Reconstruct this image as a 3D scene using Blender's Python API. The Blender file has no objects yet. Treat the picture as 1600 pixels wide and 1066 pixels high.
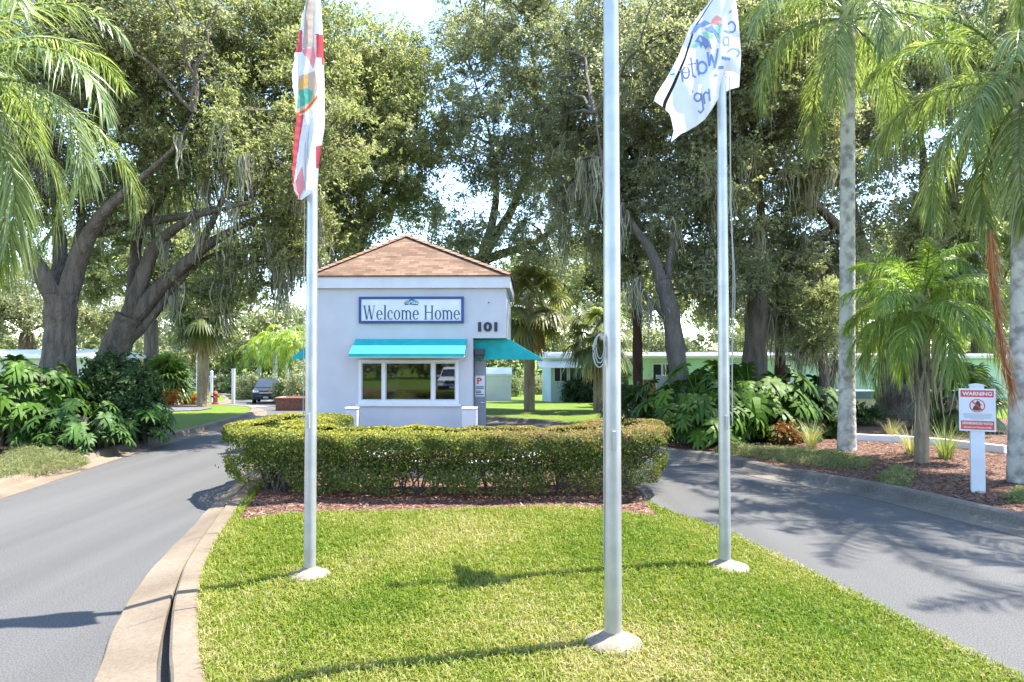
import bpy, math, random
import numpy as np
from mathutils import Vector, geometry
R = math.radians
rng = np.random.default_rng(7)
random.seed(7)
SC = bpy.context.scene
COL = SC.collection

# ------------------------------------------------------------------ camera
F = 1100.0; HCAM = 2.1; PITCH = math.atan(27/F)
cd = bpy.data.cameras.new('camera'); cam = bpy.data.objects.new('camera', cd); COL.objects.link(cam)
cam.location = (0, 0, HCAM); cam.rotation_euler = (R(90)+PITCH, 0, 0)
cd.sensor_width = 36; cd.lens = F/1600*36; cd.clip_end = 3000; cd.clip_start = 0.05
SC.camera = cam
def ray(px, py):
    a = (px-800)/F; b = (533-py)/F
    c, s = math.cos(PITCH), math.sin(PITCH)
    d = np.array([a, c - b*s, s + b*c]); return d/d[1]
def P(px, py, d):                      # the point seen at a pixel, d metres ahead
    r = ray(px, py); return np.array([r[0]*d, d, HCAM + r[2]*d])
def sst(a, b, x):
    t = np.clip((np.asarray(x, float)-a)/(b-a), 0, 1); return t*t*(3-2*t)
def zt(x, y): return -1.0*sst(24, 58, y)
def at(px, py, dz=0.0):                # where a pixel's ray meets the ground
    r = ray(px, py); d = 2.0
    while d < 400:
        if HCAM + r[2]*d <= zt(0, d)+dz: break
        d += 0.01 if d < 30 else 0.05
    return np.array([r[0]*d, d, float(zt(0, d))+dz])
PXM = lambda d: d/F                    # metres per pixel at distance d

# ------------------------------------------------------------------ mesh collector
class MB:
    def __init__(s): s.v=[]; s.n=0; s.q=[]; s.t=[]; s.g=[]; s.qc=[]; s.tc=[]; s.gc=[]; s.qm=[]; s.tm=[]; s.gm=[]
    def quads(s, v, q, col=None, m=0):
        v=np.asarray(v,float).reshape(-1,3); q=np.asarray(q,np.int64).reshape(-1,4)
        s.v.append(v); s.q.append(q+s.n); s.n+=len(v)
        s.qc.append(np.broadcast_to(np.ones(3) if col is None else col,(len(q),3))); s.qm.append(np.broadcast_to(m,(len(q),)))
    def tris(s, v, t, col=None, m=0):
        v=np.asarray(v,float).reshape(-1,3); t=np.asarray(t,np.int64).reshape(-1,3)
        s.v.append(v); s.t.append(t+s.n); s.n+=len(v)
        s.tc.append(np.broadcast_to(np.ones(3) if col is None else col,(len(t),3))); s.tm.append(np.broadcast_to(m,(len(t),)))
    def poly(s, v, faces, m=0, col=(1,1,1)):
        v=np.asarray(v,float).reshape(-1,3); s.v.append(v)
        for f in faces: s.g.append([i+s.n for i in f]); s.gm.append(m); s.gc.append(col)
        s.n+=len(v)
    def box(s, x0,x1,y0,y1,z0,z1, m=0):
        v=[(x0,y0,z0),(x1,y0,z0),(x1,y1,z0),(x0,y1,z0),(x0,y0,z1),(x1,y0,z1),(x1,y1,z1),(x0,y1,z1)]
        s.quads(v,[(0,3,2,1),(4,5,6,7),(0,1,5,4),(1,2,6,5),(2,3,7,6),(3,0,4,7)],m=m)
    def tube(s, pts, rad, n=8, cap=True, col=None, m=0, wob=0.0):
        pts=np.asarray(pts,float); k=len(pts); rad=np.broadcast_to(rad,(k,))
        tg=np.gradient(pts,axis=0); tg/=np.linalg.norm(tg,axis=1,keepdims=True)+1e-9
        ref=np.array([0,0,1.0]) if abs(tg[:,2]).mean()<.9 else np.array([1.0,0,0])
        a=np.cross(tg,ref); a/=np.linalg.norm(a,axis=1,keepdims=True)+1e-9; b=np.cross(tg,a)
        th=np.arange(n)/n*2*math.pi
        rr=rad[:,None]*(1+wob*rng.standard_normal((k,n))) if wob else rad[:,None]*np.ones((k,n))
        v=pts[:,None,:]+rr[...,None]*(np.cos(th)[None,:,None]*a[:,None,:]+np.sin(th)[None,:,None]*b[:,None,:])
        i=np.arange(k-1)[:,None]*n; j=np.arange(n)[None,:]; j2=(j+1)%n
        q=np.stack([i+j,i+n+j,i+n+j2,i+j2],-1).reshape(-1,4)
        s.quads(v,q,col,m)
        if cap:
            b0=s.n-k*n
            for idx in (list(range(n)), list(range((k-1)*n+n-1,(k-1)*n-1,-1))):
                s.g.append([b0+t for t in idx]); s.gm.append(m); s.gc.append((1,1,1) if col is None else tuple(np.broadcast_to(col,(3,))))
    def prism(s, prof, y0, y1, axis='y', m=0):   # outline in the xz plane (or yz when axis='x'), pushed along the axis
        n=len(prof)
        if axis=='y': v=[(a,y0,b) for a,b in prof]+[(a,y1,b) for a,b in prof]
        elif axis=='x': v=[(y0,a,b) for a,b in prof]+[(y1,a,b) for a,b in prof]
        else: v=[(a,b,y0) for a,b in prof]+[(a,b,y1) for a,b in prof]
        f=[list(range(n)),list(range(2*n-1,n-1,-1))]+[[i,i+n,(i+1)%n+n,(i+1)%n] for i in range(n)]
        s.poly(v,f,m)
    def lathe(s, prof, c=(0,0,0), n=24, m=0):
        th=np.arange(n)/n*2*math.pi; k=len(prof)
        v=np.array([[(c[0]+r*math.cos(t),c[1]+r*math.sin(t),c[2]+z) for t in th] for r,z in prof])
        i=np.arange(k-1)[:,None]*n; j=np.arange(n)[None,:]; j2=(j+1)%n
        s.quads(v,np.stack([i+j,i+j2,i+n+j2,i+n+j],-1).reshape(-1,4),m=m)
        b0=s.n-k*n; s.g.append([b0+(k-1)*n+t for t in range(n)]); s.gm.append(m); s.gc.append((1,1,1))
    def build(s, name, mats, parent=None, smooth=False, fixn=False):
        me=bpy.data.meshes.new(name)
        V=np.concatenate(s.v) if s.v else np.zeros((0,3))
        Q=np.concatenate(s.q) if s.q else np.zeros((0,4),int); T=np.concatenate(s.t) if s.t else np.zeros((0,3),int)
        gl=[len(g) for g in s.g]
        loops=np.concatenate([Q.ravel(),T.ravel(),np.array([i for g in s.g for i in g],int)]).astype(np.int32)
        sizes=np.concatenate([np.full(len(Q),4),np.full(len(T),3),np.array(gl,int)]).astype(np.int32)
        st=np.concatenate([[0],np.cumsum(sizes)[:-1]]).astype(np.int32) if len(sizes) else np.zeros(0,np.int32)
        me.vertices.add(len(V)); me.vertices.foreach_set('co',V.astype(np.float32).ravel())
        me.loops.add(len(loops)); me.loops.foreach_set('vertex_index',loops)
        me.polygons.add(len(sizes)); me.polygons.foreach_set('loop_start',st); me.polygons.foreach_set('loop_total',sizes)
        mi=np.concatenate([np.concatenate(x) if len(x) else np.zeros(0) for x in (s.qm,s.tm)]+[np.array(s.gm)]).astype(np.int32)
        me.polygons.foreach_set('material_index',mi)
        c=np.concatenate([np.concatenate(x) if len(x) else np.zeros((0,3)) for x in (s.qc,s.tc)]+[np.array(s.gc).reshape(-1,3)])
        at_=me.attributes.new('col','FLOAT_COLOR','FACE')
        at_.data.foreach_set('color',np.concatenate([c,np.ones((len(c),1))],1).astype(np.float32).ravel())
        me.update(calc_edges=True); me.validate()
        me.polygons.foreach_set('use_smooth',np.full(len(me.polygons),bool(smooth)))
        if fixn:
            import bmesh
            bm=bmesh.new(); bm.from_mesh(me); bmesh.ops.recalc_face_normals(bm,faces=bm.faces); bm.to_mesh(me); bm.free()
        for m_ in (mats if isinstance(mats,(list,tuple)) else [mats]): me.materials.append(m_)
        o=bpy.data.objects.new(name,me); COL.objects.link(o)
        if parent is not None: o.parent=parent
        return o
def bev(o, w, seg=2):
    m=o.modifiers.new('bevel','BEVEL'); m.width=w; m.segments=seg; m.limit_method='ANGLE'; return o
def tag(o,label,cat,group=None,kind=None):
    if kind: o['kind']=kind
    if label: o['label']=label
    if cat: o['category']=cat
    if group: o['group']=group
    return o
def thing(name,label,cat,loc=(0,0,0),rz=0,group=None):
    o=bpy.data.objects.new(name,None); COL.objects.link(o); o.location=tuple(float(t) for t in loc); o.rotation_euler=(0,0,rz)
    o.empty_display_size=.2
    return tag(o,label,cat,group)
def local(o,pts):                                    # world points into an unrotated thing's frame
    return np.asarray(pts,float)-np.array(o.location)

# ------------------------------------------------------------------ materials
def mat(name, col=(.5,.5,.5), rough=.6, metal=0, noise=None, bump=None, spec=.5, coord='Object'):
    m=bpy.data.materials.new(name); m.use_nodes=True; nt=m.node_tree; b=nt.nodes['Principled BSDF']
    b.inputs['Roughness'].default_value=rough; b.inputs['Metallic'].default_value=metal
    b.inputs['Specular IOR Level'].default_value=spec; b.inputs['Base Color'].default_value=(*col,1)
    tc=nt.nodes.new('ShaderNodeTexCoord')
    if noise:                                        # list of (scale, detail, colour A, colour B, lo, hi) blended in turn
        prev=None
        for (sc,det,ca,cb,lo,hi) in noise:
            n=nt.nodes.new('ShaderNodeTexNoise'); n.inputs['Scale'].default_value=sc; n.inputs['Detail'].default_value=det
            nt.links.new(tc.outputs[coord],n.inputs['Vector'])
            r=nt.nodes.new('ShaderNodeValToRGB'); r.color_ramp.elements[0].position=lo; r.color_ramp.elements[1].position=hi
            r.color_ramp.elements[0].color=(*ca,1); r.color_ramp.elements[1].color=(*cb,1)
            nt.links.new(n.outputs['Fac'],r.inputs['Fac'])
            if prev is None: prev=r.outputs['Color']
            else:
                x=nt.nodes.new('ShaderNodeMix'); x.data_type='RGBA'; x.blend_type='MULTIPLY'; x.inputs['Factor'].default_value=1
                nt.links.new(prev,x.inputs[6]); nt.links.new(r.outputs['Color'],x.inputs[7]); prev=x.outputs[2]
        nt.links.new(prev,b.inputs['Base Color'])
    if bump:
        n=nt.nodes.new('ShaderNodeTexNoise'); n.inputs['Scale'].default_value=bump[0]; n.inputs['Detail'].default_value=6
        nt.links.new(tc.outputs[coord],n.inputs['Vector'])
        bp=nt.nodes.new('ShaderNodeBump'); bp.inputs['Strength'].default_value=bump[1]; bp.inputs['Distance'].default_value=bump[2]
        nt.links.new(n.outputs['Fac'],bp.inputs['Height']); nt.links.new(bp.outputs['Normal'],b.inputs['Normal'])
    return m
def leafmat(name, rough=.45, trans=.35, spec=.4, twarm=(1.25,1.15,.5)):
    m=bpy.data.materials.new(name); m.use_nodes=True; nt=m.node_tree; b=nt.nodes['Principled BSDF']; out=nt.nodes['Material Output']
    a=nt.nodes.new('ShaderNodeAttribute'); a.attribute_name='col'
    nt.links.new(a.outputs['Color'],b.inputs['Base Color']); b.inputs['Roughness'].default_value=rough; b.inputs['Specular IOR Level'].default_value=spec
    t=nt.nodes.new('ShaderNodeBsdfTranslucent'); x=nt.nodes.new('ShaderNodeMix'); x.data_type='RGBA'; x.blend_type='MULTIPLY'; x.inputs['Factor'].default_value=1
    nt.links.new(a.outputs['Color'],x.inputs[6]); x.inputs[7].default_value=(*twarm,1); nt.links.new(x.outputs[2],t.inputs['Color'])
    ms=nt.nodes.new('ShaderNodeMixShader'); ms.inputs['Fac'].default_value=trans
    nt.links.new(b.outputs[0],ms.inputs[1]); nt.links.new(t.outputs[0],ms.inputs[2]); nt.links.new(ms.outputs[0],out.inputs['Surface'])
    return m
LEAF=leafmat('oak_leaf',.38,.58,.5,(1.2,1.22,.8)); HEDGE=leafmat('hedge_leaf',.55,.4,.2); PALM=leafmat('palm_leaf',.34,.5,.55,(1.2,1.2,.6)); GLOSS=leafmat('glossy_leaf',.5,.3,.22)
GRASS=leafmat('grass_blade',.5,.4,.3); MOSS=leafmat('moss',.9,.3,.1,(1,1,.9)); CLOTHW=None
def bark(name,ca,cb,sc=9,st=.8):
    m=mat(name,ca,.9,noise=[(sc,8,ca,cb,.25,.75),(1.1,3,(.85,.85,.85),(1.1,1.1,1.05),.3,.7)],spec=.15)
    nt=m.node_tree; b=nt.nodes['Principled BSDF']; tc=[n for n in nt.nodes if n.type=='TEX_COORD'][0]
    mp=nt.nodes.new('ShaderNodeMapping'); mp.inputs['Scale'].default_value=(1.6,1.6,.28); nt.links.new(tc.outputs['Object'],mp.inputs['Vector'])
    f0=[x for x in nt.nodes if x.type=='TEX_NOISE'][0]; nt.links.new(mp.outputs[0],f0.inputs['Vector'])
    n=nt.nodes.new('ShaderNodeTexNoise'); n.inputs['Scale'].default_value=14; n.inputs['Detail'].default_value=8; nt.links.new(mp.outputs[0],n.inputs['Vector'])
    bp=nt.nodes.new('ShaderNodeBump'); bp.inputs['Strength'].default_value=st; bp.inputs['Distance'].default_value=.14
    nt.links.new(n.outputs['Fac'],bp.inputs['Height']); nt.links.new(bp.outputs['Normal'],b.inputs['Normal']); return m
BARK=bark('oak_bark',(.10,.08,.062),(.24,.2,.16),5,1.0); BARKG=bark('grey_bark',(.1,.088,.075),(.2,.18,.155),5,.9); BARKR=bark('red_bark',(.05,.026,.018),(.11,.06,.042),5)
M=dict(
 wall=mat('lavender_stucco',(.68,.7,.79),.85,noise=[(1.2,4,(.475,.48,.52),(.56,.56,.595),.3,.7),(60,3,(.95,.95,.95),(1,1,1),.3,.7)],bump=(90,.25,.01)),
 white=mat('white_paint',(.7,.71,.74),.5,noise=[(3,5,(.6,.61,.64),(.7,.71,.74),.3,.7)],bump=(40,.1,.005)),
 fascia=mat('fascia_paint',(.74,.75,.82),.6,noise=[(2.5,6,(.56,.56,.60),(.62,.62,.655),.3,.6)]),
 teal=mat('teal_canvas',(.0,.36,.36),.75,noise=[(5,4,(.0,.33,.34),(.01,.40,.40),.3,.7),(220,2,(.92,.92,.92),(1.04,1.04,1.04),.3,.7)]),
 navy=mat('navy_paint',(.02,.05,.2),.5,noise=[(9,3,(.018,.045,.19),(.03,.07,.24),.3,.7)]),
 black=mat('black_paint',(.02,.02,.035),.5), ink=mat('sign_ink',(.03,.06,.13),.6),
 glass=None, grey=mat('grey_door',(.22,.235,.26),.5,noise=[(4,4,(.2,.21,.24),(.25,.26,.29),.3,.7)]),
 dark=mat('dark_interior',(.06,.06,.065),.8), red=mat('sign_red',(.62,.06,.04),.45,noise=[(6,3,(.58,.055,.04),(.66,.08,.06),.3,.7)]),
 alu=mat('brushed_aluminium',(.78,.78,.8),.36,.6,noise=[(6,5,(.42,.42,.43),(.52,.52,.53),.35,.65)]),
 conc=mat('concrete',(.5,.43,.33),.9,noise=[(1.1,8,(.115,.085,.056),(.19,.148,.104),.3,.68),(26,5,(.8,.8,.8),(1.08,1.08,1.08),.3,.7)],bump=(45,.4,.015)),
 concd=mat('weathered_concrete',(.3,.27,.23),.95,noise=[(1.4,8,(.085,.074,.06),(.18,.158,.13),.3,.7),(30,5,(.7,.7,.7),(1.1,1.1,1.1),.3,.7)],bump=(30,.6,.02)),
 rope=mat('rope',(.4,.39,.37),.8), mulch=None, stone=mat('pale_rock',(.5,.45,.41),.9,noise=[(5,8,(.3,.27,.25),(.65,.6,.56),.3,.65)],bump=(9,.9,.06)),
 brick=mat('brown_brick',(.17,.07,.05),.9,noise=[(8,5,(.12,.05,.035),(.24,.1,.07),.3,.7)],bump=(30,.4,.02)),
 bluesid=None, mint=None, roofw=mat('white_metal_roof',(.8,.8,.78),.45,noise=[(1,6,(.62,.6,.56),(.84,.84,.82),.3,.6)]),
 bluedk=mat('slate_blue_paint',(.07,.12,.19),.6), tan=mat('tan_wall',(.42,.33,.25),.9,noise=[(2,6,(.32,.25,.18),(.48,.39,.3),.3,.7)]),
 rubber=mat('rubber',(.02,.02,.02),.8), carp=mat('dark_car_paint',(.035,.045,.055),.25,.3), carw=mat('white_car_paint',(.75,.76,.78),.3),
 chrome=mat('chrome',(.7,.7,.72),.2,1), lamp=mat('lamp_glass',(.8,.82,.85),.12), orange=mat('hydrant_paint',(.2,.045,.02),.6),
)
def glassmat(name,tint=(.55,.6,.62)):
    m=bpy.data.materials.new(name); m.use_nodes=True; nt=m.node_tree; nt.nodes.remove(nt.nodes['Principled BSDF']); out=nt.nodes['Material Output']
    tr=nt.nodes.new('ShaderNodeBsdfTransparent'); tr.inputs['Color'].default_value=(*tint,1)
    gl=nt.nodes.new('ShaderNodeBsdfGlossy'); gl.inputs['Roughness'].default_value=.02; gl.inputs['Color'].default_value=(.9,.95,1,1)
    fr=nt.nodes.new('ShaderNodeFresnel'); fr.inputs['IOR'].default_value=1.85; ms=nt.nodes.new('ShaderNodeMixShader')
    nt.links.new(fr.outputs[0],ms.inputs['Fac']); nt.links.new(tr.outputs[0],ms.inputs[1]); nt.links.new(gl.outputs[0],ms.inputs[2]); nt.links.new(ms.outputs[0],out.inputs['Surface']); return m
M['glass']=glassmat('window_glass',(.42,.45,.46)); M['roofg']=mat('weathered_roof',(.42,.41,.38),.6,noise=[(1.2,6,(.25,.23,.2),(.5,.49,.46),.3,.65)]); M['dglass']=mat('dark_glass',(.03,.04,.05),.08,spec=.8)
def siding(name,col,pitch=.12):
    m=mat(name,col,.55); nt=m.node_tree; b=nt.nodes['Principled BSDF']; tc=[n for n in nt.nodes if n.type=='TEX_COORD'][0]
    w=nt.nodes.new('ShaderNodeTexWave'); w.wave_type='BANDS'; w.bands_direction='Z'; w.wave_profile='SAW'; w.inputs['Scale'].default_value=1/pitch/ (20/ (2*math.pi)) *1.0
    nt.links.new(tc.outputs['Object'],w.inputs['Vector']); bp=nt.nodes.new('ShaderNodeBump'); bp.inputs['Strength'].default_value=1; bp.inputs['Distance'].default_value=.03
    nt.links.new(w.outputs['Fac'],bp.inputs['Height']); nt.links.new(bp.outputs['Normal'],b.inputs['Normal'])
    n=nt.nodes.new('ShaderNodeTexNoise'); n.inputs['Scale'].default_value=.8; n.inputs['Detail'].default_value=5; nt.links.new(tc.outputs['Object'],n.inputs['Vector'])
    r=nt.nodes.new('ShaderNodeValToRGB'); r.color_ramp.elements[0].position=.3; r.color_ramp.elements[1].position=.7
    r.color_ramp.elements[0].color=(*[c*.88 for c in col],1); r.color_ramp.elements[1].color=(*[min(1,c*1.06) for c in col],1)
    nt.links.new(n.outputs['Fac'],r.inputs['Fac']); nt.links.new(r.outputs[0],b.inputs['Base Color']); return m
M['bluesid']=siding('pale_blue_siding',(.5,.68,.76)); M['mint']=siding('mint_siding',(.5,.74,.64)); M['whitesid']=siding('white_siding',(.78,.78,.77),.2)
def asphalt():
    m=mat('asphalt',(.16,.16,.165),.85,noise=[(.35,6,(.066,.0648,.0635),(.09,.088,.086),.3,.7),(75,6,(.45,.45,.45),(1.6,1.6,1.6),.3,.72),(260,3,(.6,.6,.6),(1.4,1.4,1.4),.3,.7)],bump=(170,.5,.01),spec=.3)
    nt=m.node_tree; f0=[n for n in nt.nodes if n.type=='TEX_NOISE'][0]; tc=[n for n in nt.nodes if n.type=='TEX_COORD'][0]; mp=nt.nodes.new('ShaderNodeMapping'); mp.inputs['Scale'].default_value=(4.5,.22,1); mp.inputs['Rotation'].default_value=(0,0,.12)
    nt.links.new(tc.outputs['Object'],mp.inputs['Vector']); nt.links.new(mp.outputs[0],f0.inputs['Vector']); return m
M['asphalt']=asphalt()
M['soil']=mat('turf_soil',(.1,.1,.04),.95,noise=[(1.2,6,(.08,.1,.022),(.15,.14,.05),.35,.65),(40,4,(.6,.6,.6),(1.2,1.2,1.2),.3,.7)],bump=(60,.6,.03))
M['lawn']=mat('far_lawn',(.14,.24,.04),.9,noise=[(.5,6,(.085,.14,.012),(.125,.175,.02),.3,.7),(30,6,(.65,.65,.65),(1.25,1.25,1.25),.3,.7)],bump=(35,.8,.05),spec=.2)
def mulchmat():
    m=mat('red_brown_mulch',(.2,.1,.07),.95,spec=.15); nt=m.node_tree; b=nt.nodes['Principled BSDF']; tc=[n for n in nt.nodes if n.type=='TEX_COORD'][0]
    v=nt.nodes.new('ShaderNodeTexVoronoi'); v.inputs['Scale'].default_value=28; v.inputs['Randomness'].default_value=1
    mp=nt.nodes.new('ShaderNodeMapping'); mp.inputs['Scale'].default_value=(1,2.2,1); mp.inputs['Rotation'].default_value=(0,0,.5)
    n=nt.nodes.new('ShaderNodeTexNoise'); n.inputs['Scale'].default_value=7; n.inputs['Detail'].default_value=5
    nt.links.new(tc.outputs['Object'],n.inputs['Vector']); ad=nt.nodes.new('ShaderNodeMix'); ad.data_type='RGBA'; ad.blend_type='LINEAR_LIGHT'; ad.inputs['Factor'].default_value=.12
    nt.links.new(tc.outputs['Object'],ad.inputs[6]); nt.links.new(n.outputs['Color'],ad.inputs[7]); nt.links.new(ad.outputs[2],mp.inputs['Vector']); nt.links.new(mp.outputs[0],v.inputs['Vector'])
    r=nt.nodes.new('ShaderNodeValToRGB'); cr=r.color_ramp; cr.elements[0].color=(.055,.026,.019,1); cr.elements[1].color=(.38,.27,.2,1); e=cr.elements.new(.45); e.color=(.165,.078,.057,1)
    sp=nt.nodes.new('ShaderNodeSeparateColor'); nt.links.new(v.outputs['Color'],sp.inputs[0]); nt.links.new(sp.outputs[0],r.inputs['Fac']); nt.links.new(r.outputs[0],b.inputs['Base Color'])
    bp=nt.nodes.new('ShaderNodeBump'); bp.inputs['Strength'].default_value=1; bp.inputs['Distance'].default_value=.04; nt.links.new(v.outputs['Distance'],bp.inputs['Height']); nt.links.new(bp.outputs[0],b.inputs['Normal']); return m
M['mulch']=mulchmat(); M['footing']=mat('pale_concrete',(.3,.27,.22),.9,noise=[(7,6,(.16,.13,.098),(.25,.215,.165),.3,.6),(40,4,(.85,.85,.85),(1.05,1.05,1.05),.3,.7)],bump=(45,.4,.012))
CHIP=leafmat('wood_chip',.9,.0,.1)

# ------------------------------------------------------------------ light
w=bpy.data.worlds.new('World'); SC.world=w; w.use_nodes=True; nt=w.node_tree
sky=nt.nodes.new('ShaderNodeTexSky'); sky.sky_type='NISHITA'; sky.sun_disc=False
SUN=np.array([.40,.10,.91]); SUN/=np.linalg.norm(SUN)
ELEV=math.asin(SUN[2]); AZ=math.atan2(SUN[0],SUN[1])
sky.sun_elevation=ELEV; sky.sun_rotation=AZ; sky.air_density=1.0; sky.dust_density=.3; sky.ozone_density=1.6
nt.links.new(sky.outputs[0],nt.nodes['Background'].inputs[0]); nt.nodes['Background'].inputs[1].default_value=.15
sl=bpy.data.lights.new('sun','SUN'); sl.energy=4.2; sl.angle=R(.53); sl.color=(1,.95,.87); so=bpy.data.objects.new('sun',sl); COL.objects.link(so)
so.rotation_euler=Vector(tuple(-SUN)).to_track_quat('-Z','Y').to_euler(); so.location=(20,10,40)
SC.view_settings.view_transform='Standard'; SC.view_settings.look='None'; SC.view_settings.exposure=2.2; SC.view_settings.gamma=1
SC.cycles.max_bounces=8; SC.cycles.diffuse_bounces=4; SC.cycles.transparent_max_bounces=12; SC.cycles.caustics_reflective=False; SC.cycles.caustics_refractive=False
SC.cycles.sample_clamp_indirect=6; SC.cycles.use_denoising=True

# ------------------------------------------------------------------ ground helpers
def spline(pts,n=8):
    p=np.asarray(pts,float); p=np.vstack([2*p[0]-p[1],p,2*p[-1]-p[-2]]); out=[]
    for i in range(1,len(p)-2):
        for t in np.arange(n)/n:
            a,b,c,d=p[i-1],p[i],p[i+1],p[i+2]
            out.append(.5*((2*b)+(-a+c)*t+(2*a-5*b+4*c-d)*t*t+(-a+3*b-3*c+d)*t**3))
    out.append(p[-2]); return np.array(out)
def inpoly(pts,poly):
    x,y=pts[:,0],pts[:,1]; poly=np.asarray(poly); r=np.zeros(len(pts),bool); j=len(poly)-1
    for i in range(len(poly)):
        xi,yi=poly[i][:2]; xj,yj=poly[j][:2]
        c=((yi>y)!=(yj>y)); 
        with np.errstate(divide='ignore',invalid='ignore'): xx=(xj-xi)*(y-yi)/(yj-yi+1e-12)+xi
        r^=c&(x<xx); j=i
    return r
def dist_poly(pts,poly):
    poly=np.asarray(poly)[:,:2]; d=np.full(len(pts),1e9)
    for i in range(len(poly)):
        a=poly[i]; b=poly[(i+1)%len(poly)]; ab=b-a; t=np.clip(((pts[:,:2]-a)@ab)/(ab@ab+1e-12),0,1)
        d=np.minimum(d,np.linalg.norm(pts[:,:2]-a-t[:,None]*ab,axis=1))
    return d
def sheet_mesh(poly,zf,sp,jit=.3):
    poly=np.asarray(poly)[:,:2]; lo=poly.min(0); hi=poly.max(0)
    gx,gy=np.meshgrid(np.arange(lo[0],hi[0],sp),np.arange(lo[1],hi[1],sp)); g=np.stack([gx.ravel(),gy.ravel()],1)
    g=g+rng.uniform(-jit,jit,g.shape)*sp; g=g[inpoly(g,poly)]; 
    if len(g): g=g[dist_poly(g,poly)>sp*.4]
    vs=[Vector(p) for p in poly]+[Vector(p) for p in g]
    r=geometry.delaunay_2d_cdt(vs,[],[list(range(len(poly)))],1,1e-4)
    v=np.array([(a.x,a.y) for a in r[0]]); return np.column_stack([v,zf(v[:,0],v[:,1])]),np.array([list(f) for f in r[2]])
def sheet(name,poly,zf,sp,m,kind='structure',mb=None):
    v,t=sheet_mesh(poly,zf,sp); b=mb or MB(); b.tris(v,t)
    # every sheet faces up
    o=b.build(name,m,smooth=True,fixn=False)
    import bmesh
    bm=bmesh.new(); bm.from_mesh(o.data)
    for f in bm.faces:
        if f.normal.z<0: f.normal_flip()
    bm.to_mesh(o.data); bm.free()
    if kind: o['kind']=kind
    return o
def sweep(path,prof,zf,mb,seed=0,joint=None):        # profile points are (offset to the right of travel, height)
    path=np.asarray(path)[:,:2]; tg=np.gradient(path,axis=0); tg/=np.linalg.norm(tg,axis=1,keepdims=True); nr=np.stack([tg[:,1],-tg[:,0]],1)
    k=len(prof); n=len(path); v=np.zeros((n,k,3))
    for j,(o,h) in enumerate(prof):
        xy=path+nr*o; v[:,j,:2]=xy; v[:,j,2]=zf(path[:,0],path[:,1])+h
    i=np.arange(n-1)[:,None]*k; j=np.arange(k-1)[None,:]
    mb.quads(v,np.stack([i+j,i+k+j,i+k+j+1,i+j+1],-1).reshape(-1,4))
    return v
# ------------------------------------------------------------------ ground, roads, kerbs
ROADZ=-.2
zr=lambda x,y: zt(x,y)+ROADZ
gx=np.concatenate([np.linspace(-900,-80,8),np.linspace(-70,70,57),np.linspace(80,900,8)]); gy=np.concatenate([np.linspace(-300,-20,5),np.linspace(-15,90,43),np.linspace(110,1500,10)])
X,Y=np.meshgrid(gx,gy); b=MB(); nx=len(gx); i=(np.arange(len(gy)-1)[:,None]*nx+np.arange(nx-1)[None,:]).ravel()
b.quads(np.column_stack([X.ravel(),Y.ravel(),zt(X.ravel(),Y.ravel())-.3]),np.stack([i,i+1,i+nx+1,i+nx],1)); o=b.build('ground',M['lawn'],smooth=True); o['kind']='structure'

pxs=lambda L,dz: np.array([at(a,c,dz) for a,c in L])
IL=np.vstack([[(.25,-1.5,0),(-.42,1,0),(-1.28,3.0,0)],pxs([(320,1066),(312,1008),(310,940),(316,900),(326,868),(356,816),(384,776),(416,740)],-.05),[(-5.15,15.5,0),(-5.5,18,0),(-5.5,21,0),(-4.8,23.2,0),(-3.4,24.4,0)]])
IR=np.vstack([[(4.75,-1.5,0),(4.2,2,0)],pxs([(1588,1060),(1360,945),(1140,836),(1035,797),(985,772)],-.12),[(1.75,13.5,0),(1.5,16,0),(1.1,18.5,0),(.5,21,0),(-.6,23.3,0),(-2,24.3,0)]])
IL=spline(IL[:,:2],6); IR=spline(IR[:,:2],6)
ISL=np.vstack([IL,IR[::-1]])
def zisl(x,y):                                       # lawn crown: level in the middle, falling to its kerbs
    p=np.column_stack([np.ravel(x),np.ravel(y)])
    dl=dist_open(p,IL); dr=dist_open(p,IR)
    return (-.07*(1-sst(0,.9,dl))-.13*(1-sst(0,1.6,dr))).reshape(np.shape(x))
def dist_open(p,line):
    d=np.full(len(p),1e9)
    for a,c in zip(line[:-1],line[1:]):
        ab=c-a; t=np.clip(((p-a)@ab)/(ab@ab+1e-12),0,1); d=np.minimum(d,np.linalg.norm(p-a-t[:,None]*ab,axis=1))
    return d
LK=spline(np.array([(-8.2,-14),(-8.2,2),(-8.45,8)]+[tuple(at(a,c,ROADZ)[:2]) for a,c in [(0,768),(140,722),(250,691),(330,671),(392,652)]]+[(-11.2,31),(-12.6,34.5),(-14.4,37.6),(-17.5,39.5),(-24,40.5),(-60,41)]),6)
RK=spline(np.array([(9.4,-14),(8.7,2),(7.9,6)]+[tuple(at(a,c,ROADZ)[:2]) for a,c in [(1600,828),(1375,774),(1199,742),(1120,722),(1037,712)]]+[(2.9,20),(2.1,22.6),(.8,24.6),(-1.2,26),(-4,27.6),(-7,31),(-10,36.5),(-13.5,43),(-17,51),(-22,62),(-30,76),(-50,100)]),6)
FARL=spline(np.array([(-60,46),(-26,45.5),(-20.5,46.5),(-20,49),(-23,57),(-28,66),(-38,80),(-60,102)]),6)
road=np.vstack([LK,FARL,RK[::-1]])
sheet('road',road,zr,1.2,M['asphalt'])
o=sheet('lawn_island',ISL,zisl,.35,M['soil'])
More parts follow.
